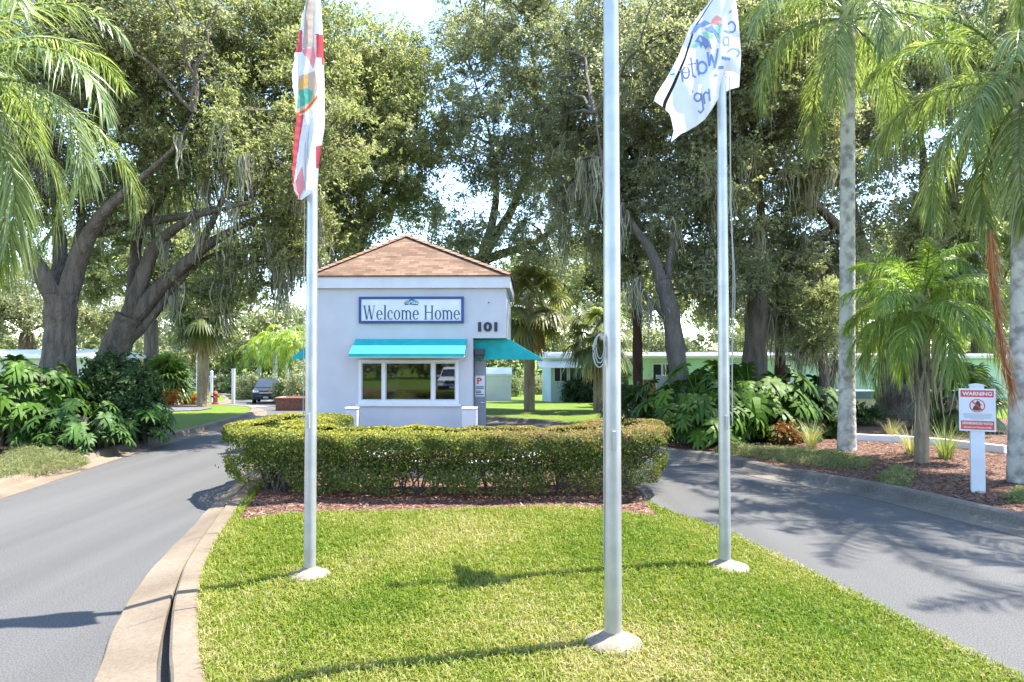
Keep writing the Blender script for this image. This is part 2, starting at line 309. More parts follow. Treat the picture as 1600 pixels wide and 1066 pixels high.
# kerbs
b=MB(); pr=[(-.002,-.22),(0,-.055),(-.02,-.04),(-.2,-.045),(-.225,-.07),(-.23,-.24)]
sweep(IL,[(0.0,-.3),(0.004,-.075),(-.02,-.05),(-.185,-.055),(-.205,-.075),(-.21,-.3)],lambda x,y:np.zeros_like(x),b)
o=b.build('island_kerb',M['conc'],smooth=False,fixn=True); o['kind']='structure'
# the gutter pan beside it: flush further back, drawn away from the kerb near the camera so that a slot of dark road opens
s_=np.linspace(0,1,len(IL)); yy=IL[:,1]; tgl=np.gradient(IL,axis=0); tgl/=np.linalg.norm(tgl,axis=1,keepdims=True); nl=-np.stack([tgl[:,1],-tgl[:,0]],1)
gap=.012+.075*(1-sst(4.6,7.3,yy)); wid=.40-.12*sst(6.5,10,yy); b=MB(); V=[]
for j,(f,h) in enumerate([(0,-.26),(0,-.10),(.03,-.085),(.5,-.125),(.97,-.165),(1.0,-.175),(1.0,-.26)]):
    xy=IL+nl*(.21+gap+f*wid)[:,None]*1.0; 
    if f>=.97: xy=xy+nl*(.004*np.sin(yy*3.1)+.006*np.sin(yy*7.3+1))[:,None]
    V.append(np.column_stack([xy,np.full(len(xy),h)]))
V=np.stack(V,1); k=V.shape[1]; n=len(IL); i=np.arange(n-1)[:,None]*k; j=np.arange(k-1)[None,:]
b.quads(V,np.stack([i+j,i+k+j,i+k+j+1,i+j+1],-1).reshape(-1,4)); o=b.build('gutter',M['conc'],fixn=True); o['kind']='structure'
b=MB(); sweep(IR,[(-.03,-.3),(-.03,-.115),(0,-.105),(.12,-.15),(.16,-.185),(.165,-.3)],lambda x,y:np.zeros_like(x),b)
o=b.build('edging_kerb',M['conc'],fixn=True); o['kind']='structure'
for yj in (3.6,6.1,8.6,11.2,14):                     # saw-cut joints across the kerb and its pan
    k_=int(np.argmin(np.abs(IL[:,1]-yj))); q0=IL[k_]; t_=tgl[k_]; n_=nl[k_]
    for (a_,c_,za,zb) in ((.012,.19,-.0492,-.0545),(.21+gap[k_]+.01,.21+gap[k_]+wid[k_]-.02,-.086,-.166)):
        p_=[q0+n_*a_-t_*.006,q0+n_*a_+t_*.006,q0+n_*c_+t_*.006,q0+n_*c_-t_*.006]; b=MB(); b.poly([(*p_[0],za+.003),(*p_[1],za+.003),(*p_[2],zb+.003),(*p_[3],zb+.003)],[(0,1,2,3)]); o=b.build('kerb_joint',M['dark']); o['kind']='structure'
KP=[(.42,-.3),(.42,-.193),(.1,-.178),(.04,-.15),(-.02,-.05),(-.08,-.03),(-.24,-.035),(-.28,-.06),(-.28,-.3)]
b=MB(); sweep(LK,[(o_,h) for o_,h in KP],zt,b); o=b.build('left_kerb',M['conc'],fixn=True); o['kind']='structure'
b=MB(); sweep(RK,[(-o_,h) for o_,h in KP],zt,b); o=b.build('right_kerb',M['concd'],fixn=True); o['kind']='structure'
b=MB(); sweep(FARL,[(o_,h) for o_,h in KP],zt,b); o=b.build('far_kerb',M['conc'],fixn=True); o['kind']='structure'
def offs(path,d):
    t=np.gradient(path,axis=0); t/=np.linalg.norm(t,axis=1,keepdims=True); return path+np.stack([t[:,1],-t[:,0]],1)*d
def zbank(line,amp,amp2=.0,base=-.075):
    def f(x,y):
        p=np.column_stack([np.ravel(x),np.ravel(y)]); d=dist_open(p,line)
        return (zt(p[:,0],p[:,1])+base+amp*sst(.0,4,d)+amp2*(np.sin(p[:,0]*2.1+p[:,1])*np.cos(p[:,1]*1.7))*sst(0,1.2,d)).reshape(np.shape(x))
    return f
zL=zbank(LK,.06); zRt=zbank(RK,.12,.02)
LKo=offs(LK,-.26); RKo=offs(RK,.26)
ga=LKo[(LKo[:,1]>18.6)]; gb=LKo[(LKo[:,1]<=18.6)]
sheet('left_lawn',np.vstack([ga,[(-60,41),(-60,18.6)]]),zL,1.0,M['lawn'])
sheet('left_mulch_bed',np.vstack([gb,[(LKo[LKo[:,1]>18.6][0])],[(-26,18.6),(-26,-14)]]),zL,.6,M['mulch'])
rn=RKo[RKo[:,1]<21]; rf=RKo[RKo[:,1]>=21]
sheet('right_mulch_bed',np.vstack([rn,[(9,24),(26,24),(26,-14)]]),zRt,.6,M['mulch'])
sheet('right_lawn',np.vstack([rn[-1:],rf,[(-50,130),(60,130),(60,24),(9,24)]]),zRt,2.0,M['lawn'])
sheet('far_lawn',np.vstack([offs(FARL,-.26),[(-110,102),(-110,46)]]),lambda x,y:zt(x,y)-.07,2.0,M['lawn'])
# mulch under the hedge, on the island, with loose chips lying on it
hm=np.vstack([pxs([(372,808),(430,805),(520,802),(640,800),(760,796),(880,794),(985,796),(1030,798)],0)[:,:2],[(2.1,12.2),(1.5,14.5),(1.2,16.8),(-5.1,16.8),(-4.85,14.5),(-4.35,12.5)]])
zm=lambda x,y: zisl(x,y)+.012
sheet('hedge_mulch_bed',hm,zm,.3,M['mulch'])
def chips(name,poly,zf,n,kind='stuff'):
    poly=np.asarray(poly)[:,:2]; lo,hi=poly.min(0),poly.max(0); p=rng.uniform(lo,hi,(n*3,2)); p=p[inpoly(p,poly)][:n]
    z=zf(p[:,0],p[:,1])+.012; a=rng.uniform(0,6.3,len(p)); L=rng.uniform(.012,.05,len(p)); W=rng.uniform(.004,.01,len(p)); tl=rng.uniform(-.35,.35,(len(p),2))
    d=np.stack([np.cos(a),np.sin(a),tl[:,0]],1)*L[:,None]; s=np.stack([-np.sin(a),np.cos(a),tl[:,1]],1)*W[:,None]; c=np.column_stack([p,z])
    v=np.stack([c-d-s,c+d-s,c+d+s,c-d+s],1); u=rng.random(len(p))[:,None]
    base=np.where(u<.55,[.085,.03,.022],np.where(u<.86,[.15,.07,.05],[.28,.2,.15]))*rng.uniform(.7,1.3,(len(p),1))
    b=MB(); b.quads(v,np.arange(len(p)*4).reshape(-1,4),base); o=b.build(name,CHIP); o['kind']=kind; o['label']='loose bark chips over a planting bed'; return o
chips('mulch_chips',hm[:],zm,9000)
rb=np.vstack([rn[(rn[:,1]>7)],[(6,21),(14,16),(16,7)]]); chips('mulch_chips',rb,zRt,16000)

def offs2(path,d):
    t=np.gradient(path,axis=0); t/=np.linalg.norm(t,axis=1,keepdims=True); return path+np.stack([t[:,1],-t[:,0]],1)*d
def litter(name,line,side,n,width,zf,label):
    i=rng.integers(0,len(line)-1,n); t=rng.random((n,1)); p=line[i]*(1-t)+line[i+1]*t; tg_=line[i+1]-line[i]; tg_/=np.linalg.norm(tg_,axis=1,keepdims=True)+1e-9; nr_=np.stack([tg_[:,1],-tg_[:,0]],1)*side; p=p+nr_*(np.abs(rng.normal(0,width,(n,1)))+.05); k=(p[:,1]>3)&(p[:,1]<30); p=p[k]; n=len(p)
    a=rng.uniform(0,6.3,n); L=rng.uniform(.012,.04,n); d_=np.stack([np.cos(a),np.sin(a),rng.uniform(-.2,.2,n)],1)*L[:,None]; s_=np.stack([-np.sin(a),np.cos(a),rng.uniform(-.3,.3,n)],1)*L[:,None]*.4; c_=np.column_stack([p,zf(p[:,0],p[:,1])+.012]); v=np.stack([c_-d_,c_-s_,c_+d_,c_+s_],1)
    col=np.array([[.16,.09,.045]])*rng.uniform(.5,1.8,(n,1))*np.array([1,1,1]); b=MB(); b.quads(v,np.arange(n*4).reshape(-1,4),col); o=b.build(name,CHIP); o['kind']='stuff'; o['label']=label
litter('leaf_litter',RK,-1,900,.35,zr,'small dry leaves gathered along the right kerb'); litter('leaf_litter',LK,1,700,.35,zr,'small dry leaves gathered along the left kerb'); litter('leaf_litter',RK,1,7000,1.8,lambda x,y:zRt(x,y)+.012,'dry oak leaves scattered over the right mulch bed')
litter('leaf_litter',IR,-1,260,1.6,lambda x,y:zisl(x,y)+.03,'a few dry leaves fallen on the island lawn')
# ------------------------------------------------------------------ grass of the island lawn
hmi=hm
def grass(name,poly,n,zf,excl=None,hgt=(.035,.07),label=None,w=.0035):
    poly=np.asarray(poly)[:,:2]; lo,hi=poly.min(0),poly.max(0); p=rng.uniform(lo,hi,(n*4,2))
    keep=(np.abs(p[:,0])<p[:,1]*.78+.4)&(rng.random(len(p))<np.clip(1.25-.055*p[:,1],.3,1)); p=p[keep]
    p=p[inpoly(p,poly)]
    if excl is not None: p=p[~inpoly(p,excl)]
    p=p[:n]; z=zf(p[:,0],p[:,1])-.004
    big=np.sin(p[:,0]*1.7+.6*np.sin(p[:,1]*1.3))*np.cos(p[:,1]*1.15+.5*np.sin(p[:,0]*2.3)); fine=np.sin(p[:,0]*9+3*np.sin(p[:,1]*5))*np.sin(p[:,1]*8+2*np.sin(p[:,0]*6))
    dry=np.clip(.45+.30*big+.17*fine+  .21*rng.standard_normal(len(p))-.16*sst(-.5,2.2,p[:,0]-0.0*p[:,1])+.12*(p[:,1]<5.6),0,1)[:,None]
    c0=np.array([.085,.15,.008]); c1=np.array([.2,.235,.032]); c2=np.array([.36,.32,.15])
    col=np.where(dry<.5,c0+(c1-c0)*dry*2,c1+(c2-c1)*(dry-.5)*2)*rng.uniform(.95,1.3,(len(p),1))
    a=rng.uniform(0,6.3,len(p)); h=rng.uniform(*hgt,len(p)); h*=np.where(rng.random(len(p))<.1,1.5,1); lean=rng.uniform(.2,1.1,len(p)); wd=w*rng.uniform(.7,1.5,len(p))*(1+.09*np.clip(p[:,1]-4,0,12))
    d=np.stack([np.cos(a),np.sin(a)],1); s=np.stack([-np.sin(a),np.cos(a),0*a],1)*wd[:,None]; c=np.column_stack([p,z])
    m=c.copy(); m[:,:2]+=d*(h*lean*.4)[:,None]; m[:,2]+=h*.65; t=c.copy(); t[:,:2]+=d*(h*lean*1.1)[:,None]; t[:,2]+=h*np.clip(1.1-.45*lean,.3,1)
    v=np.stack([c-s,c+s,m+s*.8,m-s*.8,t],1); k=np.arange(len(p))*5
    b=MB(); q=np.stack([k,k+1,k+2,k+3],1); tt=np.stack([k+3,k+2,k+4],1); b.quads(v,q,col); b.t.append(tt); b.tc.append(col); b.tm.append(np.zeros(len(tt),int))
    o=b.build(name,GRASS); o['kind']='stuff'; o['label']=label or 'short green lawn grass on the island'; return o
IRo=offs2(IR,.05); IN=np.vstack([IL[IL[:,1]<13.2],IRo[IR[:,1]<13.2][::-1]]); grass('grass',IN,230000,zisl,hm)
# ------------------------------------------------------------------ lettering
def ring(cx,cz,ro,zo,ri,zi,a0=0,a1=360,n=28):        # a flat elliptical ring or part of one, as quads
    t=np.radians(np.linspace(a0,a1,n)); return [[(cx+ro*math.cos(p),cz+zo*math.sin(p)),(cx+ro*math.cos(q),cz+zo*math.sin(q)),(cx+ri*math.cos(q),cz+zi*math.sin(q)),(cx+ri*math.cos(p),cz+zi*math.sin(p))] for p,q in zip(t[:-1],t[1:])]
def bar(x0,z0,x1,z1,w): return [[(x0-w/2,z0),(x0+w/2,z0),(x1+w/2,z1),(x1-w/2,z1)]]
def rect(x0,x1,z0,z1): return [[(x0,z0),(x1,z0),(x1,z1),(x0,z1)]]
def serif_glyph(ch):                                 # roman letters with serifs, cap height 1, x-height .66; returns polygons and advance
    T,t=.125,.05; X=.66
    o=lambda w:(ring(w/2,X/2,w/2,X/2+.015,w/2-T,X/2-.035))
    if ch=='W':
        return bar(.14,1,.36,0,T)+bar(.58,1,.38,0,t)+bar(.54,1,.78,0,T)+bar(1.0,1,.80,0,t)+rect(.0,.28,.965,1)+rect(.42,.68,.965,1)+rect(.88,1.12,.965,1),1.12
    if ch=='H': return rect(.09,.09+T,.03,.97)+rect(.64,.64+T,.03,.97)+rect(.09+T,.64,.48,.54)+sum([rect(a,a+.30,z,z+.035) for a in (0,.55) for z in (0,.965)],[]),.86
    if ch=='l': return rect(.08,.08+T,.03,1.03)+rect(0,.28,0,.035)+bar(.04,1.0,.1,1.03,.1),.28
    if ch=='o': return o(.56),.56
    if ch=='c': return ring(.27,X/2,.27,X/2+.015,.27-T,X/2-.035,48,315)+ring(.40,X*.74,.06,.06,.0,.0),.48
    if ch=='e': return ring(.27,X/2,.27,X/2+.015,.27-T,X/2-.035,3,318)+rect(.13,.53,X/2-.0,X/2+.05),.53
    if ch=='m':
        g=[]
        for k,x in enumerate((.06,.40,.74)): g+=rect(x,x+T,.03,X-(.12 if k else 0))+rect(x-.06,x+T+.06,0,.035)
        g+=rect(0,.06,X-.04,X)
        for x in (.06+T,.40+T): g+=ring(x+.085,X-.17,.205,.18,.09,.11,0,170,14)
        return g,.93
    return [],.3
def serif_text(s,track=.07):
    x=0; out=[]
    for ch in s:
        g,a=serif_glyph(ch); out+=[[(p+x,q) for p,q in f] for f in g]; x+=a+track
    return out,x-track
def put_polys(mb,polys,x0,x1,z0,z1,bx,y,m=0):        # polygons in a box bx=(w,h) laid on the plane y, facing -y
    sx=(x1-x0)/bx[0]; sz=(z1-z0)/bx[1]
    for k,f in enumerate(polys): mb.poly([(x0+p*sx,y-(k%7)*.00012,z0+q*sz) for p,q in f],[list(range(len(f)))],m)
def sans(txt,x0,x1,z0,z1,y,bold=.0,depth=.004):      # built-in sans lettering fitted to a rectangle on the plane y; returns verts, faces
    cu=bpy.data.curves.new('lettering','FONT'); cu.body=txt; cu.offset=bold; cu.extrude=.02; cu.resolution_u=3
    ob=bpy.data.objects.new('lettering',cu); COL.objects.link(ob); dg=bpy.context.evaluated_depsgraph_get(); me=bpy.data.meshes.new_from_object(ob.evaluated_get(dg))
    v=np.array([p.co[:] for p in me.vertices]); f=[list(p.vertices) for p in me.polygons]
    bpy.data.objects.remove(ob); bpy.data.curves.remove(cu); bpy.data.meshes.remove(me)
    lo,hi=v.min(0),v.max(0); u=(v-lo)/(hi-lo+1e-9)
    return np.column_stack([x0+u[:,0]*(x1-x0),y-depth*u[:,2],z0+u[:,1]*(z1-z0)]),f
def put_sans(mb,*a,m=0,**k): v,f=sans(*a,**k); mb.poly(v,f,m)

# ------------------------------------------------------------------ guard house
gh=thing('guard_house','small lavender stucco gatehouse numbered 101 with pyramid shingle roof and teal awnings','gatehouse',(-2.56,17.5,-.02),R(-1.5))
WH=3.92; D=4.0; xl,xr,xu=-2.42,1.59,2.42; wx0,wx1,wz0,wz1=-1.26,1.24,.98,2.085
b=MB(); T=.18
b.box(xl,wx0,0,T,-.3,WH); b.box(wx1,xr,0,T,-.3,2.62); b.box(wx0,wx1,0,T,-.3,wz0); b.box(wx0,wx1,0,T,wz1,WH); b.box(wx1,xu,0,T,2.62,WH)
b.box(xl,xl+T,T,D-T,-.3,.95); b.box(xl,xl+T,T,D-T,2.1,WH); b.box(xl,xl+T,T,1.2,.95,2.1); b.box(xl,xl+T,2.8,D-T,.95,2.1)
b.box(xr-T,xr,1.2,D-T,-.3,2.62); b.box(xr-T,xr,T,.25,-.3,2.62); b.box(xr-T,xr,.25,1.2,2.1,2.62)
b.box(xu-T,xu,T,D-T,2.62,WH); b.box(xr,xu-T,T,D-T,2.62,2.7)
b.box(xl,-1,D-T,D,-.3,2.62); b.box(1,xr,D-T,D,-.3,2.62); b.box(-1,1,D-T,D,-.3,1); b.box(-1,1,D-T,D,2.1,2.62); b.box(xl,xu,D-T,D,2.62,WH)
b.build('wall',M['wall'],gh)
b=MB(); b.box(xl+T,xr-T,T,D-T,-.05,.02); b.build('floor',M['conc'],gh)
b=MB(); b.box(xl+T,xr-T,T,D-T,2.66,2.7); b.build('ceiling',M['wall'],gh)
b=MB(); 
for (a,c,d_,e) in ((xl-.1,xu+.1,-.1,0.0-.003),(xl-.1,xu+.1,D+.003,D+.1),(xl-.1,xl-.003,0,D),(xu+.003,xu+.1,0,D)): b.box(a,c,d_,e,3.86,4.17)
bev(b.build('fascia',M['fascia'],gh),.008)
# roof: four slopes with their own shingle courses
def shingle():
    m=mat('brown_shingle',(.3,.18,.12),.95,spec=.15,bump=(60,.5,.01)); nt=m.node_tree; bs=nt.nodes['Principled BSDF']; uv=nt.nodes.new('ShaderNodeUVMap'); uv.uv_map='slope'
    br=nt.nodes.new('ShaderNodeTexBrick'); br.offset=.5; br.inputs['Scale'].default_value=1; br.inputs['Brick Width'].default_value=.26; br.inputs['Row Height'].default_value=.115; br.inputs['Mortar Size'].default_value=.008; br.inputs['Mortar Smooth'].default_value=.6
    br.inputs['Color1'].default_value=(.105,.064,.044,1); br.inputs['Color2'].default_value=(.205,.135,.094,1); br.inputs['Mortar'].default_value=(.12,.07,.05,1); br.inputs['Bias'].default_value=.1
    nt.links.new(uv.outputs[0],br.inputs['Vector']); n=nt.nodes.new('ShaderNodeTexNoise'); n.inputs['Scale'].default_value=1.3; n.inputs['Detail'].default_value=5; tc=nt.nodes.new('ShaderNodeTexCoord'); nt.links.new(tc.outputs['Object'],n.inputs['Vector'])
    x=nt.nodes.new('ShaderNodeMix'); x.data_type='RGBA'; x.blend_type='MULTIPLY'; x.inputs['Factor'].default_value=1; r=nt.nodes.new('ShaderNodeValToRGB'); r.color_ramp.elements[0].color=(.75,.75,.75,1); r.color_ramp.elements[1].color=(1.1,1.1,1.1,1); r.color_ramp.elements[0].position=.3; r.color_ramp.elements[1].position=.7
    nt.links.new(n.outputs['Fac'],r.inputs['Fac']); nt.links.new(br.outputs['Color'],x.inputs[6]); nt.links.new(r.outputs[0],x.inputs[7]); nt.links.new(x.outputs[2],bs.inputs['Base Color']); return m
M['shingle']=shingle()
ap=(-.43,2.0,5.54); e=.14; zc=4.175; cs=[(xl-e,-e,zc),(xu+e,-e,zc),(xu+e,D+e,zc),(xl-e,D+e,zc)]
me=bpy.data.meshes.new('roof'); me.from_pydata(cs+[ap]+[(a,c,zc-.035) for a,c,_ in cs],[],[(0,1,4),(1,2,4),(2,3,4),(3,0,4),(0,5,6,1),(1,6,7,2),(2,7,8,3),(3,8,5,0)])
uvl=me.uv_layers.new(name='slope')
for p in me.polygons:
    vs=[Vector(me.vertices[i].co) for i in p.vertices]; ed=(vs[1]-vs[0]).normalized(); up=p.normal.cross(ed)
    for li,vv in zip(p.loop_indices,vs): uvl.data[li].uv=((vv-vs[0]).dot(ed),(vv-vs[0]).dot(up))
me.materials.append(M['shingle']); o=bpy.data.objects.new('roof',me); COL.objects.link(o); o.parent=gh; roof=o
b=MB()
for c in cs:
    p0=np.array(c); p1=np.array(ap); n=15
    for k in range(n):
        t0,t1=k/n,(k+1.15)/n; q0=p0+(p1-p0)*t0; q1=p0+(p1-p0)*min(1,t1); s=np.cross(p1-p0,[0,0,1]); s/=np.linalg.norm(s); u=np.array([0,0,.028]); dn=np.array([0,0,-.035])
        b.poly([q0-s*.13+dn+u*1.2,q0+u*1.6,q0+s*.13+dn+u*1.2,q1+s*.13+dn+u*.6,q1+u,q1-s*.13+dn+u*.6],[(0,1,4,5),(1,2,3,4)])
b.build('ridge_cap',mat('ridge_shingle',(.33,.19,.13),.95,noise=[(4,4,(.14,.078,.05),(.22,.135,.09),.3,.7)]),roof,fixn=False)
# front window: three lights in a white frame
wf=MB(); fw=.1
wf.box(wx0,wx1,-.03,.1,wz0,wz0+.1); wf.box(wx0,wx1,-.03,.1,wz1-.07,wz1)
xs=[wx0,wx0+.08,wx0+.59,wx0+.68,wx1-.68,wx1-.59,wx1-.08,wx1]
for k in (0,2,4,6): wf.box(xs[k],xs[k+1],-.03,.1,wz0+.1,wz1-.07)
wo=bev(wf.build('window',M['white'],gh),.006)
for k in (1,3,5):
    b=MB(); b.box(xs[k],xs[k+1],.02,.03,wz0+.1,wz1-.07); b.build('pane',M['glass'],wo)
    b=MB(); 
    for (a,c,z0,z1) in ((xs[k],xs[k+1],wz0+.1,wz0+.125),(xs[k],xs[k+1],wz1-.095,wz1-.07),(xs[k],xs[k]+.02,wz0+.125,wz1-.095),(xs[k+1]-.02,xs[k+1],wz0+.125,wz1-.095)): b.box(a,c,.005,.045,z0,z1)
    b.build('sash',M['alu'],wo)
b=MB(); b.box(wx0-.06,wx1+.06,-.08,-.031,wz0-.05,wz0+.012); bev(b.build('sill',M['white'],wo),.01)
b=MB(); b.box(-1,1,D-.12,D-.06,1,1.06); b.box(-1,1,D-.12,D-.06,2.04,2.1); b.box(-1,-.94,D-.12,D-.06,1.06,2.04); b.box(.94,1,D-.12,D-.06,1.06,2.04); b.box(-.04,.04,D-.12,D-.06,1.06,2.04); rw=b.build('window',M['white'],gh)
b=MB(); b.box(-.94,.94,D-.1,D-.09,1.06,2.04); b.build('pane',M['dglass'],rw)
# door standing open on the right side and its frame
b=MB(); b.box(xr+.012,xr+.30,.42,.47,.0,2.06); dr=bev(b.build('door',M['grey'],gh),.006)
b=MB(); b.box(xr+.03,xr+.27,.4,.418,1.15,1.68); sg=b.build('notice_plate',M['white'],dr)
b=MB(); put_sans(b,'P',xr+.075,xr+.2,1.47,1.63,.3985,bold=.04); b.build('lettering',M['red'],sg)
b=MB()
for k,(z,wd) in enumerate(((1.40,.2),(1.36,.2),(1.29,.13),(1.25,.13),(1.2,.2))): b.box(xr+.05,xr+.05+wd,.3965,.3985,z-.012,z+.012)
b.build('fine_print',M['ink'],sg)
b=MB(); b.tube([(xr+.26,.38,1.0),(xr+.26,.33,1.0),(xr+.17,.33,1.0)],.014,8); b.build('handle',M['chrome'],dr)
b=MB(); b.box(xr+.03,xr+.28,.1,.35,2.2,2.36); b.box(xr+.06,xr+.25,.12,.33,2.12,2.199); bev(b.build('wall_lamp',M['dark'],gh),.02)
# awnings
def awning(prof,y0,y1,axis,nm='awning'):
    b=MB(); b.prism(prof,y0,y1,axis); o=b.build(nm,M['teal'],gh,fixn=True); bev(o,.012); return o
aw=awning([(-.004,2.50),(-.004,2.60),(-.05,2.595),(-.70,2.235),(-.70,2.155),(-.67,2.155),(-.64,2.21)],-1.33,1.44,'x')
b=MB()
for x in (-.64,.05,.75): b=MB(); b.tube([(x,-.06,2.592),(x,-.38,2.415),(x,-.702,2.232)],.007,5); b.build('seam',M['teal'],aw)
b=MB(); b.tube([(-1.33,-.68,2.15),(1.44,-.68,2.15)],.014,6); b.build('frame_bar',M['white'],aw)
for x in (-1.31,1.42):
    b=MB(); b.tube([(x,-.68,2.16),(x,-.01,2.16)],.012,6); b.build('frame_arm',M['white'],aw)
a2=awning([(xr+.005,2.6),(xu,2.615),(xu+.03,2.62),(xu+.88,2.13),(xu+.88,2.08),(xr+.005,2.08)],.32,3.6,'y')
a3=awning([(xl-.004,2.62),(xl-.62,2.16),(xl-.62,2.1),(xl-.004,2.1)],.32,3.6,'y')
# house number
b=MB(); put_sans(b,'101',1.72,2.2,2.78,3.02,-.004,bold=.05,depth=.02); b.build('house_number',M['black'],gh)
b=MB(); b.lathe([(.014,0),(.014,.03),(.008,.04)],(0,0,0),10); o=b.build('hook',M['black'],gh); o.location=(1.98,0,3.5); o.rotation_euler=(R(90),0,0)
# things seen through the window
ds=thing('desk','white counter desk inside the gatehouse window','desk',(-2.7,19.2,0))
b=MB(); b.box(-.9,.9,-.3,.3,.9,.94); b.build('desktop',M['white'],ds)
b=MB(); b.box(-.88,.88,-.27,-.24,0,.9); b.build('front_panel',M['wall'],ds)
for sx in (-1,1): b=MB(); b.box(sx*.88-.02,sx*.88+.02,-.24,.28,0,.9); b.build('side_panel',M['wall'],ds)
mo=thing('monitor','black office monitor on the desk behind the window','monitor',(-2.35,19.2,.94))
b=MB(); b.box(-.25,.25,-.02,.02,.1,.44); bev(b.build('screen',M['black'],mo),.01)
b=MB(); b.box(-.03,.03,.0,.03,.01,.12); b.box(-.12,.12,-.08,.08,.0,.012); b.build('stand',M['black'],mo)
# welcome sign
ws=thing('welcome_sign','long white board reading Welcome Home in a navy frame above the window','sign',(-2.50,17.47,3.3),R(-1.5))
W2,H2=1.275,.30
b=MB(); b.box(-W2,W2,-.03,.02,-H2,H2); b.build('board',M['white'],ws)
b=MB()
for (a,c,z0,z1) in ((-W2-.03,W2+.03,H2-.03,H2+.03),(-W2-.03,W2+.03,-H2-.03,-H2+.03),(-W2-.03,-W2+.03,-H2+.03,H2-.03),(W2-.03,W2+.03,-H2+.03,H2-.03)): b.box(a,c,-.055,.018,z0,z1)
bev(b.build('frame',M['navy'],ws),.006)
tx,wid_=serif_text('Welcome Home'); cut=serif_text('Welcome')[1]+.1
for part in ([f for f in tx if f[0][0]<cut],[f for f in tx if f[0][0]>=cut]): b=MB(); put_polys(b,part,-1.21,1.21,-.24,.11,(wid_,1),-.036); b.build('lettering',M['ink'],ws)
# emblem: a little sun and waves
b=MB(); ec=[(.80,.25,.12),(.03,.12,.35),(.08,.38,.4),(.05,.05,.09)]
ems=[mat('emblem_red',(.7,.25,.15)),mat('emblem_blue',(.03,.1,.32)),mat('emblem_teal',(.1,.4,.42)),M['ink']]
def epoly(f,m,y=-.0365): b.poly([(p,y,q) for p,q in f],[list(range(len(f)))],m)
for k,f in enumerate(ring(-.10,.17,.07,.07,.0,.0,20,200,10)): epoly([(p,q) for p,q in f[:2]]+[f[2]],0)
for (cx,cz,ro,m) in ((-.09,.15,.10,2),(.02,.165,.12,1),(.10,.15,.10,2)):
    for f in ring(cx,cz,ro,ro*.85,ro*.7,ro*.55,10,170,12): epoly(f,m,-.037-.0004*m)
for (x,z,w_,m) in ((-.16,.125,.1,3),(.03,.12,.14,1),(-.04,.13,.06,3)): epoly([(x,z),(x+w_,z),(x+w_,z+.03),(x,z+.035)],m,-.0385)
b.build('emblem',ems,ws)
# two stub pillars on the sill line in front of the house
for k,(px,lab) in enumerate(((551,'short white round-topped pillar left below the gatehouse window'),(734,'short white round-topped pillar right below the gatehouse window, nearer the door'))):
    c=P(px,650,16.7); h=.98; t=thing('stub_pillar',lab,'pillar',(c[0],16.7,-.03),group='white stub pillars by the gatehouse')
    wv=.15 if k==0 else .18
    b=MB(); b.box(-wv,wv,-.17,.17,0,h-.06); bev(b.build('shaft',M['wall'],t),.03,3)
    b=MB(); b.box(-wv-.008,wv+.008,-.178,.178,h-.055,h); bev(b.build('cap',M['fascia'],t),.045,4)

# ------------------------------------------------------------------ flagpoles
def flagpole(px,py,r0,h,lab,rope=None,fr=.20):
    c=at(px,py,.0); t=thing('flagpole',lab,'flagpole',(c[0],c[1],float(zisl(np.array([c[0]]),np.array([c[1]]))[0])),group='flagpoles on the lawn')
    b=MB(); b.lathe([(fr,-.05),(fr,.012),(fr*.97,.03),(fr*.55,.06),(r0*1.25,.085),(r0*1.05,.092),(r0,.1)],n=40); b.build('footing',M['footing'],t,smooth=True)
    b=MB(); b.lathe([(r0,.06),(r0*.98,h*.3),(r0*.78,h*.7),(r0*.55,h)],n=32); b.build('shaft',M['alu'],t,smooth=True)
    b=MB(); 
    b.lathe([(.005,-.075),(.045,-.06),(.075,0),(.045,.06),(.004,.075)],(0,0,h+.1),16); b.lathe([(.03,0),(.02,.05)],(0,0,h),10); b.build('finial',M['chrome'],t,smooth=True)
    z=1.5; b=MB(); b.box(-.012,.012,-r0-.05,-r0,z-.07,z+.07) if not rope else b.box(r0-.005,r0+.04,-.012,.012,z-.07,z+.07); b.build('cleat',M['alu'],t)
    return t,b
p1,_=flagpole(484,902,.057,7.6,'silver flagpole with the red crossed white flag, left of the gatehouse')
p2,_=flagpole(958,1008,.064,9.5,'thick silver flagpole nearest the camera with a coil of rope tied to it',fr=.215)
p3,_=flagpole(1133,880,.0585,7.4,'silver flagpole at right carrying the white flag with blue lettering',fr=.24)
b=MB(); pp=[]                                         # coil tied to the near pole
for k in range(3):
    t_=np.linspace(0,2*math.pi,30); a=.032+.009*k; pp=np.column_stack([-.075-a*.55+np.cos(t_)*a*.9,-.03-.014*k+0*t_,2.19-.02*k+np.sin(t_)*(.092+.012*k)]); b.tube(pp,.0045,6,cap=False)
b.tube([(-.07,-.03,2.05),(-.067,-.02,1.0),(-.068,-.01,.6)],.004,5); b.build('rope',M['rope'],p2)
b=MB(); zz=np.linspace(1.5,6.9,40); b.tube(np.column_stack([.075+.02*np.exp(-((zz-3)/.5)**2),-.03+0*zz,zz]),.005,5); b.tube(np.column_stack([.085+.035*np.exp(-((zz-2.9)/.5)**2),-.01+.0*zz,zz]),.005,5); b.build('rope',M['rope'],p3)
b=MB(); b.tube(np.column_stack([-.066+0*zz,-.03+0*zz,zz]),.004,5); b.build('rope',M['rope'],p1)

